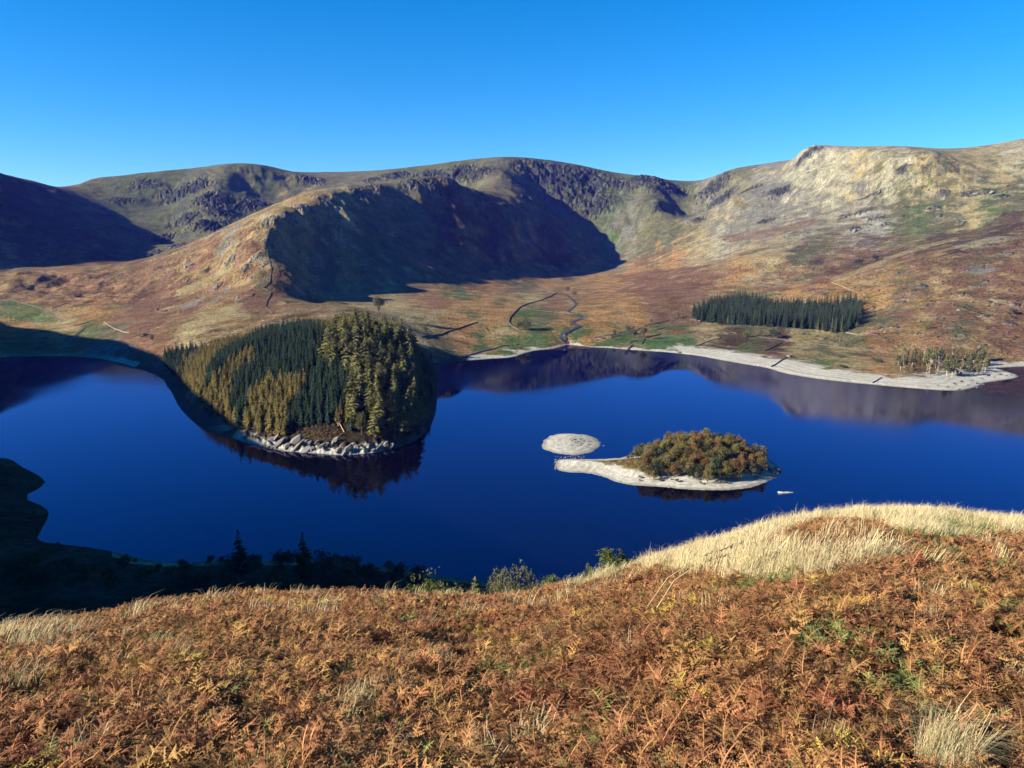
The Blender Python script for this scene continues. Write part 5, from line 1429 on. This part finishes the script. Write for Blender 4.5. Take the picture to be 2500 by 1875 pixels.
for (a, b, w, h) in [(U(640, 1600), U(395, 480), U(20, 50), U(20, 40)) for _ in range(24)] + list(((660, 405, 80, 70), (720, 425, 110, 70), (700, 385, 70, 45), (770, 400, 60, 60), (790, 440, 70, 50), (850, 410, 90, 70), (850, 460, 90, 50), (905, 430, 50, 70), (960, 425, 70, 90), (990, 465, 60, 50), (1020, 420, 60, 60), (1050, 455, 70, 50),
                     (1090, 430, 60, 60), (1130, 440, 80, 70), (1160, 410, 60, 70), (1190, 470, 90, 50), (1220, 430, 60, 80), (1260, 470, 80, 60), (1290, 440, 60, 60), (1320, 465, 70, 60), (1360, 430, 60, 50), (1400, 440, 60, 70), (1440, 440, 60, 70), (1480, 460, 60, 45), (1520, 450, 40, 40), (1555, 430, 50, 60), (1590, 465, 40, 40), (1540, 410, 30, 35), (620, 430, 50, 40), (1240, 490, 60, 35), (940, 475, 70, 40))):
    px, py = z9((a, b))[0]
    q = hit(px, py)
    k = .31646 * 590 / FPX
    slab(q, w * k * U(.9, 1.5), h * k * U(.7, 1.1), 'pale tilted rock slab in the bare rocky band at the tip of the wooded peninsula', grp)
grp = 'pale rocks at the right end of the island'
for px, py, w, h in ((1868, 1143, 4, 2.4), (1878, 1148, 5, 3), (1886, 1152, 4, 2.6), (1893, 1146, 4, 3), (1897, 1158, 3, 2), (1902, 1150, 3, 2.2), (1860, 1150, 3, 1.6), (1888, 1162, 3, 1.6), (1740, 1166, 3, 2), (1755, 1170, 3, 2.4), (1732, 1162, 2.4, 1.8), (1690, 1162, 2.6, 1.2), (1640, 1160, 2, 1.0)):
    rock(hit(px, py), w, h, 'pale angular rock in the stony end or front of the tree covered island', grp, 'rock', .5)
grp = 'jumbled rocks on the point by the right shore'
for px, py, w, h in ((2330, 938, 9, 5), (2345, 932, 8, 5), (2358, 940, 8, 4), (2370, 930, 8, 5), (2382, 936, 7, 4), (2395, 925, 7, 4), (2410, 918, 8, 4), (2425, 922, 7, 3.5), (2440, 915, 7, 4), (2455, 918, 6, 3), (2468, 916, 6, 3), (2480, 917, 5, 2.4), (2310, 945, 7, 3), (2290, 942, 6, 3), (2385, 948, 5, 2.5), (2400, 940, 5, 2.5), (2340, 950, 5, 2.5), (2430, 908, 6, 3), (2450, 908, 5, 2.6), (2260, 945, 5, 2.4)):
    rock(hit(px, py), w * .8, h * .6, 'weathered rock among the jumbled rocks on the point by the right shore', grp, 'rock', .5, rock_mix, 'rock', .35)
# white rock alone in the water
M_white = noise_mat('white_rock', tuple(.7 * v for v in lin(222, 216, 204)), tuple(.6 * v for v in lin(190, 184, 170)), .8, .5)
rock_white = [m_.copy() for m_ in rock_protos[:4]]
for me in rock_white:
    me.materials.clear(); me.materials.append(M_white)
lr = PW(1913, 1204)
for dx, dy, w, h, lab in ((-1.2, 0, 6.4, 1.5, 'white rock alone in the water off the island, its larger left part'), (2.6, .7, 4.6, 1.3, 'right part of the white rock alone in the water'), (5.4, 1.0, 2.2, .7, 'small tip stone of the white rock in the water')):
    o = rock((lr[0] + dx, lr[1] + dy), w, h, lab, None, 'rock', .12, rock_white, 'rock', .2, w * .5, .1)
    o.location.z = h * .18
# heap of stones on the round islet
grp = 'stones heaped on the round islet'
for k in range(26):
    px, py = 1412 + U(-26, 34), 1079 + U(-8, 10)
    rock(hit(px, py), U(.8, 2.0), U(.5, 1.0), 'grey stone in the heap on the bare round islet', grp, 'stone', .4, rock_grey, 'stone')
rock(hit(1474, 1091), 1.4, .8, 'small pale stone just off the right end of the round islet', None, 'stone')
# stones along the spit edge
grp = 'stones along the edge of the island spit'
for k in range(34):
    t = k / 33
    px = 1358 + 100 * t + U(-2, 2) if k < 24 else 1354 + U(-1, 4)
    py = 1121 + U(-1.5, 1.5) - 2 * math.sin(3 * t) if k < 24 else 1124 + (k - 24) * 2.6
    rock(hit(px, py), U(.9, 2.0), U(.5, .9), 'pale stone edging the low spit of the island', grp, 'stone', .4, None, 'stone')
# outcrops on the right hand fell and the ridge
for px, py, w, h, lab in ((2148, 548, 52, 30, 'largest grey outcrop on the pale fell, shaded on its right'), (2120, 537, 34, 26, 'grey outcrop at the upper left of the largest one'), (2088, 566, 42, 30, 'rounded grey outcrop lower left of the largest one'), (2132, 486, 26, 24, 'steep little crag with a dark right side'), (2146, 470, 18, 20, 'small crag just above the steep little crag'),
        (2062, 530, 26, 18, 'grey outcrop on the left of the outcrop group'), (2268, 508, 30, 16, 'blocky outcrop in the middle of the pale fell'), (2292, 512, 16, 14, 'dark sided block right of the middle outcrop'), (2380, 474, 40, 20, 'left half of the broad dark crag high on the right'), (2420, 472, 44, 20, 'right half of the broad dark crag high on the right'), (2444, 476, 22, 14, 'right end of the broad dark crag'),
        (2195, 422, 16, 14, 'tiny dark knob on the skyline shoulder'), (2198, 444, 12, 10, 'tiny knob below the skyline shoulder knob'), (1080, 668, 22, 12, 'sunlit rock standing out of the ridge shadow'), (925, 562, 18, 12, 'pale rock high on the shaded ridge flank'), (630, 560, 20, 12, 'rock step near the top of the sunlit ridge flank'), (455, 652, 14, 8, 'rock on the left of the sunlit ridge flank'), (385, 757, 12, 8, 'rock near the bottom of the sunlit ridge flank'),
        (580, 728, 9, 9, 'pale rock above the red slope of the ridge'), (645, 648, 10, 8, 'rock beside the ridge crest wall'), (2245, 785, 8, 5, 'pale rock on the stony hillside left of the holly'), (2425, 745, 9, 6, 'white rock high on the stony hillside'), (2340, 758, 9, 6, 'pale rock in the middle of the stony hillside'), (2160, 812, 7, 4, 'pale sloping rock right of the plantation'), (1475, 826, 5, 2, 'grey rock by the beck mouth'), (1380, 822, 7, 5, 'dark rock in the beck mouth')):
    q = hit(px, py)
    k_ = 0.55 if py < 700 else 0.8
    rock(q, w * k_, h * k_, lab, None, 'rock_outcrop', .3, rock_grey, 'rock', .42)
pk = P(1988, 372, 3135)
for dx, dy, dz, w, h, lab in ((-14, 0, -6, 46, 44, 'rocky knob that makes the pointed summit on the right'), (-42, 10, -34, 40, 40, 'rock step on the left below the pointed summit'), (-66, 20, -62, 34, 34, 'lower rock step on the left below the pointed summit')):
    o = rock((pk[0] + dx, pk[1] + dy), w, h, lab, None, 'rock_outcrop', .1, rock_grey, 'rock', .3)
    o.location.z = pk[2] + dz; o.rotation_euler = (.1, .35, 1.0 + dx)
grp = 'pale rocks scattered over the stony right hillside'
for k in range(90):
    px, py = U(2110, 2500), U(705, 850)
    q = hit(px, py)
    rock(q, U(1.5, 4.5), U(.8, 2.0), 'pale rock among many scattered over the red hillside right of the plantation', grp, 'boulder', .4, rock_grey, 'rock', .35)
grp = 'grey rocks scattered over the sunlit ridge flank'
for k in range(70):
    t = U(0, 1); px = 330 + 320 * t + U(-40, 40); py = 770 - 190 * t + U(-50, 70)
    if px > 650 or py > 840:
        continue
    q = hit(px, py)
    rock(q, U(2, 5), U(1.0, 3.0), 'grey rock among many scattered over the sunlit left flank of the ridge', grp, 'boulder', .4, rock_grey, 'rock', .35)
# stones of the beck
grp = 'boulders in the valley beck'
for k in range(30):
    pts_ = z6((1180, 565), (1190, 600), (1215, 632), (1260, 515), (1320, 495), (1335, 432), (1262, 395), (1290, 325), (1250, 285))
    a, b = random.choice(pts_)
    rock(hit(a + U(-4, 4), b + U(-2.5, 2.5)), U(1.5, 4), U(.8, 1.8), 'grey boulder lying in the winding valley beck', grp, 'boulder', .4, rock_grey, 'rock')

# ------------------------------------------------------------------ windblown trunks at the peninsula tip
M_deadwood = noise_mat('dead_wood', tuple(.5 * v for v in lin(206, 176, 138)), tuple(.6 * v for v in lin(150, 118, 86)), 1.0, .3)
def log(p0, p1, r0, r1, lab, stubs=3, mat=None):
    q0, q1 = hit(*p0), hit(*p1)
    a = np.array([*q0, float(ground(*q0)[0]) + r0 * .9]); b_ = np.array([*q1, float(ground(*q1)[0]) + r1 + .6])
    o = thing('fallen_trunk', tuple(a), lab, 'log')
    m = MB(); d = b_ - a
    m.tube([(0, 0, 0), tuple(d * .5), tuple(d)], [r0, (r0 + r1) * .5, r1], 7)
    m.build('trunk', mat or M_deadwood, o)
    for k in range(stubs):
        t = U(.3, .9); s_ = MB(); c_ = d * t
        s_.tube([tuple(c_), tuple(c_ + np.array([U(-1, 1), U(-1, 1), U(.8, 1.8)]))], [.09, .03], 5)
        s_.build('branch', mat or M_deadwood, o)
log(z9((990, 262))[0], z9((1135, 178))[0], .35, .2, 'pale fallen trunk slanting up to the left of the old larches')
log(z9((1235, 338))[0], z9((1195, 268))[0], .5, .4, 'pale split trunk lying steeply in the bracken at the wood edge', 2)
log(z9((1190, 290))[0], z9((1175, 215))[0], .45, .35, 'orange brown broken stump at the edge of the wood', 2)
log(z9((1460, 335))[0], z9((1520, 235))[0], .3, .2, 'dark leaning dead trunk under the tall bare larch', 3, M_bark)
sp = hit(*z9((1000, 342))[0])
rock(sp, 1.2, .9, 'single white stone in the bracken at the peninsula tip', None, 'stone', .3, rock_white)
tipb = [broadleaf(1.6, 3.4, .0, [M_russet, M_green], M_bark, 480 + i, 90, .4, 6) for i in range(3)]
clear = wpoly(z9((640, 330), (800, 300), (960, 230), (1130, 230), (1200, 300), (1230, 370), (1080, 385), (900, 350), (760, 350)))
for n_, (x, y) in enumerate(scatter_in(clear, 3.4, .4, 21)):
    plant(tipb[n_ % 3], 'bracken_clump', x, y, 'rust and green bracken clump in the open patch at the peninsula tip', 'bracken', 'bracken clumps in the open patch of the peninsula', U(.6, 1.1))

# ------------------------------------------------------------------ bracken and grass on the slope at the viewpoint
def fmat(name, a, b, var, hue, tl=.3, k=.86):
    return noise_mat(name, tuple(k * v for v in lin(*a)), tuple(k * v for v in lin(*b)), 3.0, 0, .8, 3, var, hue, translucent=tl)
M_br = [fmat('bracken_brown', (156, 114, 72), (116, 82, 54), .38, .015), fmat('bracken_orange', (178, 132, 80), (138, 98, 60), .32, .018), fmat('bracken_russet', (146, 96, 62), (108, 70, 48), .32, .012),
        fmat('bracken_yellow', (186, 158, 74), (150, 128, 60), .3, .02), fmat('bracken_green', (126, 134, 74), (92, 104, 56), .3, .02)]
M_stalk = fmat('bracken_stalk', (176, 128, 76), (130, 88, 54), .2, .01, 0)
M_straw = fmat('straw_grass', (226, 208, 160), (196, 172, 118), .2, .01, .25, .72)
M_ggrass = fmat('green_grass', (128, 134, 76), (92, 108, 58), .3, .02, .25)

def frond(m, root, az, L, lift, curl, pairs, hi, rg, mt):
    """one arching frond: stalk, midrib and tapering leaflets on both sides"""
    d = np.array([math.cos(az), math.sin(az), 0.0]); up = np.array([0, 0, 1.0]); side = np.array([-d[1], d[0], 0])
    p = np.array(root, float); ang = lift; n = pairs + 4
    pts = [p.copy()]; dirs = []
    for i in range(n):
        f = i / n
        t = d * math.cos(ang) + up * math.sin(ang)
        dirs.append(t); p = p + t * L / n; pts.append(p.copy())
        ang -= curl * (0.4 + 1.3 * f) / n
    w0 = .006
    for i in range(n):
        m.quad(pts[i] - side * w0, pts[i] + side * w0, pts[i + 1] + side * w0 * .8, pts[i + 1] - side * w0 * .8, 1)
    for i in range(3, n):
        f = (i - 3) / (n - 3)
        pl = L * .36 * (1 - f) ** .8 * (.75 + .25 * min(1, f * 5)) * rg.uniform(.7, 1.15) + .015
        t = dirs[i]; nrm = np.cross(t, side)
        for s in (-1, 1):
            if rg.random() < .08:
                continue
            dr = side * s * math.cos(.5) + t * math.sin(.5) + nrm * rg.uniform(-.9, .6)
            dr /= np.linalg.norm(dr)
            bend = -up * rg.uniform(.1, .55)
            e = t + nrm * rg.uniform(-.6, .6); e = e / np.linalg.norm(e)
            a = pts[i]; wd = pl * .17
            mid = a + dr * pl * .55 + bend * pl * .12; tip = a + dr * pl + bend * pl * .5
            if hi:
                nn = 5
                for k in range(nn):
                    q0 = a + (mid - a) * min(1, k / nn * 1.8) if k / nn < .55 else mid + (tip - mid) * ((k / nn - .55) / .45)
                    w_ = pl * .24 * (1 - k / nn) ** .7 * rg.uniform(.7, 1.2)
                    for s2 in (-1, 1):
                        o = q0 + e * s2 * w_ + dr * w_ * .45 + bend * w_ * rg.uniform(-.2, .7)
                        m.tri(q0, q0 + dr * pl / nn * .95, o, mt)
                m.tri(mid - e * wd * .2, tip, mid + e * wd * .2, mt)
            else:
                m.tri(a, mid + e * wd, mid - e * wd, mt); m.tri(mid + e * wd, tip, mid - e * wd, mt)
                m.tri(a + dr * pl * .3, a + dr * pl * .45 + e * wd * 1.5, mid, mt)
def fern(mi, hi, seed, nf, hgt):
    rg = random.Random(seed); m = MB()
    a0 = rg.uniform(0, 7)
    for i in range(nf):
        az = a0 + 2 * math.pi * i / nf + rg.uniform(-.6, .6)
        frond(m, (rg.uniform(-.06, .06), rg.uniform(-.06, .06), -.05), az, hgt * rg.uniform(.8, 1.2), rg.uniform(.85, 1.35), rg.uniform(1.1, 2.3), 9 if hi else 8, hi, rg, 0)
    return m.mesh('fern', [M_br[mi], M_stalk])
def tuft(mat, seed, n, h, w, lean, spread, splay=.4):
    rg = random.Random(seed); m = MB()
    for i in range(n):
        a = rg.uniform(0, 6.28); r_ = spread * math.sqrt(rg.random())
        p = np.array([math.cos(a) * r_, math.sin(a) * r_, -.05]); L = h * rg.uniform(.55, 1.15)
        a2 = rg.uniform(0, 6.28); o = np.array([math.cos(a2), math.sin(a2), 0]) * rg.uniform(.05, splay) + np.array([lean, 0, 0]) * rg.uniform(.5, 1.4)
        sd = np.array([math.cos(a2 + 1.57), math.sin(a2 + 1.57), 0]) * w * .5
        p1 = p + np.array([0, 0, L * .5]) + o * L * .18; p2 = p + np.array([0, 0, L * .85]) + o * L * .5; p3 = p2 + o * L * .5 + np.array([0, 0, L * .02 * rg.uniform(-4, 3)])
        m.quad(p - sd, p + sd, p1 + sd, p1 - sd); m.quad(p1 - sd, p1 + sd, p2 + sd * .7, p2 - sd * .7); m.tri(p2 - sd * .7, p2 + sd * .7, p3)
    return m.mesh('tuft', mat)
ferns = []
for mi, num in ((0, 4), (1, 3), (2, 3), (3, 2), (4, 2)):
    for k in range(num):
        ferns.append(('fern_a', fern(mi, True, 600 + mi * 20 + k, 5, .56), mi, True))
for mi, num in ((0, 4), (1, 3), (2, 3), (3, 2), (4, 2)):
    for k in range(num):
        ferns.append(('fern_b', fern(mi, False, 700 + mi * 20 + k, 6, .58), mi, False))
def npoly(pts):
    return np.array([hit(a, b, .35, 2.5, 60) for a, b in pts])
def zb(*pts):
    return [(1000 + .678 * a, 1180 + .678 * b) for a, b in pts]
g_brow = npoly(zb((800, 268), (820, 258), (930, 232), (1100, 168), (1340, 105), (1420, 92), (1470, 80), (1750, 68), (1890, 88), (1990, 92), (2100, 100), (2212, 106), (2260, 120), (2212, 165), (2130, 165), (2080, 120), (1960, 110), (1840, 160), (1790, 160), (1670, 122), (1430, 125), (1330, 178), (1300, 215), (1480, 225), (1660, 200), (1700, 215), (1640, 250), (1560, 285), (1420, 295), (1170, 312), (1080, 290), (950, 292), (860, 292)))
g_green = npoly(zb((1820, 180), (1900, 110), (2080, 122), (2110, 165), (1960, 175), (1860, 190)))
g_spots = [npoly([(-20, 1580), (50, 1590), (60, 1630), (-20, 1650)]), npoly([(390, 1855), (430, 1830), (540, 1825), (560, 1880), (380, 1880)]), npoly([(810, 1655), (870, 1648), (885, 1680), (825, 1690)]), npoly([(150, 1458), (230, 1446), (310, 1440), (300, 1452), (200, 1470)]),
           npoly([(1390, 1690), (1460, 1680), (1470, 1720), (1400, 1730)]), npoly([(1300, 1720), (1380, 1710), (1400, 1745), (1310, 1750)]), npoly([(-20, 1480), (60, 1500), (40, 1530), (-20, 1530)])]
g_thin = [npoly([(1760, 1790), (1990, 1790), (2010, 1880), (1740, 1880)]), npoly([(560, 1790), (760, 1770), (1000, 1850), (980, 1880), (560, 1880)]), npoly([(1060, 1780), (1300, 1740), (1330, 1800), (1100, 1850)]), npoly([(0, 1820), (200, 1780), (360, 1850), (340, 1880), (0, 1880)]), npoly([(2420, 1720), (2500, 1700), (2500, 1780), (2430, 1770)]), npoly([(0, 1500), (130, 1520), (120, 1600), (0, 1600)])]
tussock_at = hit(2300, 1862, .1, 2.5, 60)

def polar_points(r0, r1, dens, seed):
    rg = np.random.default_rng(seed)
    a0, a1 = math.radians(-62), math.radians(62)
    n = int(.5 * (r1 * r1 - r0 * r0) * (a1 - a0) * dens)
    r = np.sqrt(rg.uniform(r0 * r0, r1 * r1, n)); a = rg.uniform(a0, a1, n)
    x, y = r * np.sin(a), r * np.cos(a)
    rb = np.interp(a, _b[:, 0], _b[:, 1])
    ok = r < rb + 5
    return x[ok], y[ok], r[ok]
def in_any(x, y, polys):
    k = np.zeros(x.shape, bool)
    for p in polys:
        k |= inside(x, y, p)
    return k
X, Y, R_ = polar_points(1.6, 40, 58.0, 31)
wob = fbm(X, Y, 1.6, 3, 400) * .35; wob2 = fbm(X, Y, 1.6, 3, 401) * .35
grassy = (inside(X + wob, Y + wob2, g_brow) & (fbm(X, Y, 1.9, 3, 406) > -.3)) | in_any(X + wob, Y + wob2, g_spots)
thin = in_any(X + wob, Y + wob2, g_thin + [g_green])
clump = fbm(X, Y, 2.6, 3, 402)
tus = np.hypot(X - tussock_at[0], Y - tussock_at[1]) < .34
keep = ~tus & (~grassy | (RNG.random(len(X)) < .06)) & (~thin | (RNG.random(len(X)) < .55)) & (clump + .5 * fbm(X, Y, 1.1, 2, 405) > np.where(X < 0, -.55, -.72))
x, y, r = X[keep], Y[keep], R_[keep]; n = len(x)
z = zfore(x, y)
c1 = fbm(x, y, 3.2, 3, 410); c2 = fbm(x, y, 1.4, 3, 411); c3 = fbm(x, y, 2.2, 3, 412)
rr = RNG.random(n)
leftish = np.clip((x + 2) / -8, 0, 1)
typ = np.where(rr < .46, 0, np.where(rr < .80, 1, 2))
typ = np.where((c1 + .35 * leftish > .45) & (rr < .7), 2, typ)
typ = np.where((c2 > .62) & (rr < .7), 3, typ)
typ = np.where((c3 > .6) & (rr < .8), 4, typ)
typ = np.where(in_any(x, y, [g_green]) & (rr < .4), 4, typ)
typ = np.where(RNG.random(n) < .045, 4, typ)
off = {0: (0, 4), 1: (4, 3), 2: (7, 3), 3: (10, 2), 4: (12, 2)}
nhi = 14
idx = np.array([off[t][0] + RNG.integers(0, off[t][1]) for t in typ]) + np.where(r > 15, nhi, 0)
hmod = .82 + .42 * fbm(x, y, 2.2, 2, 420) + RNG.uniform(-.14, .2, n)
hmod = .74 * np.clip(hmod, .5, 1.35) * np.where(typ == 4, .85, 1)
rot = np.stack([RNG.normal(0, .2, n), RNG.normal(0, .2, n) + .1, RNG.uniform(0, 6.28, n)], 1)
srcs = [('fern_%02d' % i, f[1]) for i, f in enumerate(ferns)]
scatter_stuff('bracken', np.stack([x, y, z], 1), rot, np.stack([hmod * 1.05, hmod * 1.05, hmod], 1), idx, srcs, 'rust brown bracken with some yellow and green fronds covering the near slope')
print('bracken', n)
# grasses
tl = [tuft(M_straw, 800 + i, 46, .42, .005, .45, .2, .8) for i in range(4)] + [tuft(M_ggrass, 810 + i, 34, .34, .008, .3, .2) for i in range(2)]
far_t = [tuft(M_straw, 820 + i, 46, .58, .009, .5, .28, .7) for i in range(4)] + [tuft(M_ggrass, 830 + i, 34, .42, .013, .3, .24) for i in range(2)]
X, Y, R_ = polar_points(2.6, 40, 30.0, 33)
wob = fbm(X, Y, 1.4, 3, 403) * .4; wob2 = fbm(X, Y, 1.4, 3, 404) * .4
az_ = np.arctan2(X, Y); rb = np.interp(az_, _b[:, 0], _b[:, 1])
brow = inside(X + wob, Y + wob2, g_brow) & (fbm(X, Y, 1.9, 3, 406) > -.34)
edge = (np.abs(R_ - rb - .3) < 1.0) & (az_ > .07) & (RNG.random(len(X)) < .5)
edgeL = (np.abs(R_ - rb - .3) < .7) & (az_ < -.42) & (az_ > -.5) & (RNG.random(len(X)) < .25)
spots = in_any(X + wob, Y + wob2, g_spots)
thin = in_any(X + wob, Y + wob2, g_thin); gr = in_any(X + wob, Y + wob2, [g_green])
rr = RNG.random(len(X))
keep = (brow & (rr < .8)) | edge | edgeL | (spots & (rr < .3)) | (thin & (rr < .12)) | (gr & (rr < .5)) | (rr < .016)
x, y, r = X[keep], Y[keep], R_[keep]; n = len(x); z = zfore(x, y)
green = (RNG.random(n) < np.where(gr[keep], .8, np.where(thin[keep], .45, np.where(brow[keep], .12, .3))))
idx = np.where(green, 4 + RNG.integers(0, 2, n), RNG.integers(0, 4, n)) + np.where(r > 14, 6, 0)
sc = RNG.uniform(.7, 1.15, n)
rot = np.stack([RNG.normal(0, .12, n), RNG.normal(0, .12, n), RNG.normal(0, .9, n)], 1)
scatter_stuff('grass', np.stack([x, y, z], 1), rot, np.stack([sc, sc, sc * RNG.uniform(.8, 1.15, n)], 1), idx, [('tuft_%02d' % i, m_) for i, m_ in enumerate(tl + far_t)], 'pale straw coloured and green grass along the brow and between the bracken')
print('grass', n)
# the big pale tussock at the lower right
tu = thing('grass_tussock', (tussock_at[0], tussock_at[1], float(zfore(*[np.array([v]) for v in tussock_at])[0])), 'large pale straw coloured grass tussock at the lower right corner', 'grass tussock')
link('blades', tuft(M_straw, 850, 600, .5, .0035, .22, .18, 1.0), tu)
link('seed_stalks', tuft(M_straw, 851, 40, .62, .003, .4, .2, .9), tu)
for k, (px, py, lab) in enumerate(((1570, 1452, 'pale dead stalk leaning right above the bracken in the middle'), (1604, 1440, 'second thinner dead stalk beside the leaning one'), (2470, 1870, 'pale thick stalk slanting at the lower right corner'))):
    q = hit(px, py, .5, 2.5, 60); zz = float(zfore(np.array([q[0]]), np.array([q[1]]))[0])
    m = MB(); L = (1.5, 1.1, .8)[k]
    pts = [(0, 0, .2), (L * .25, .1, L * .28 + .3), (L * .6, .15, L * .5 + .3), (L, .2, L * .62 + .3)]
    m.tube(pts, [.008, .007, .005, .002], 5)
    o = thing('dead_stalk', (q[0], q[1], zz), lab, 'plant stalk')
    m.build('stem', M_straw, o)
    m = MB()
    for j in range(8):
        c_ = np.array(pts[2]) + (np.array(pts[3]) - np.array(pts[2])) * j / 8
        m.tri(tuple(c_), tuple(c_ + np.array([.08, U(-.04, .04), .05])), tuple(c_ + np.array([.05, U(-.04, .04), -.02])))
    m.build('seed_head', M_straw, o)

# ------------------------------------------------------------------ air
hz = bpy.data.materials.new('haze_air'); hz.use_nodes = True
hn = hz.node_tree; hn.nodes.clear()
pv = hn.nodes.new('ShaderNodeVolumePrincipled')
pv.inputs['Color'].default_value = (0.10, 0.13, 1.0, 1)
pv.inputs['Absorption Color'].default_value = (1, 1, 1, 1)
pv.inputs['Density'].default_value = 0.00002
pv.inputs['Anisotropy'].default_value = 0.0
ho = hn.nodes.new('ShaderNodeOutputMaterial'); hn.links.new(pv.outputs[0], ho.inputs['Volume'])
x0, x1, y0, y1, z0, z1 = -9500, 9500, -6500, 9500, -45, 760
hv = np.array([(x, y, z) for x in (x0, x1) for y in (y0, y1) for z in (z0, z1)], float)
hf = np.array([[0, 1, 3, 2], [4, 6, 7, 5], [0, 4, 5, 1], [2, 3, 7, 6], [0, 2, 6, 4], [1, 5, 7, 3]])
link('haze', mesh_from('haze', hv, hf, hz, None, False), kind='stuff', label='thin blue air over the valley')
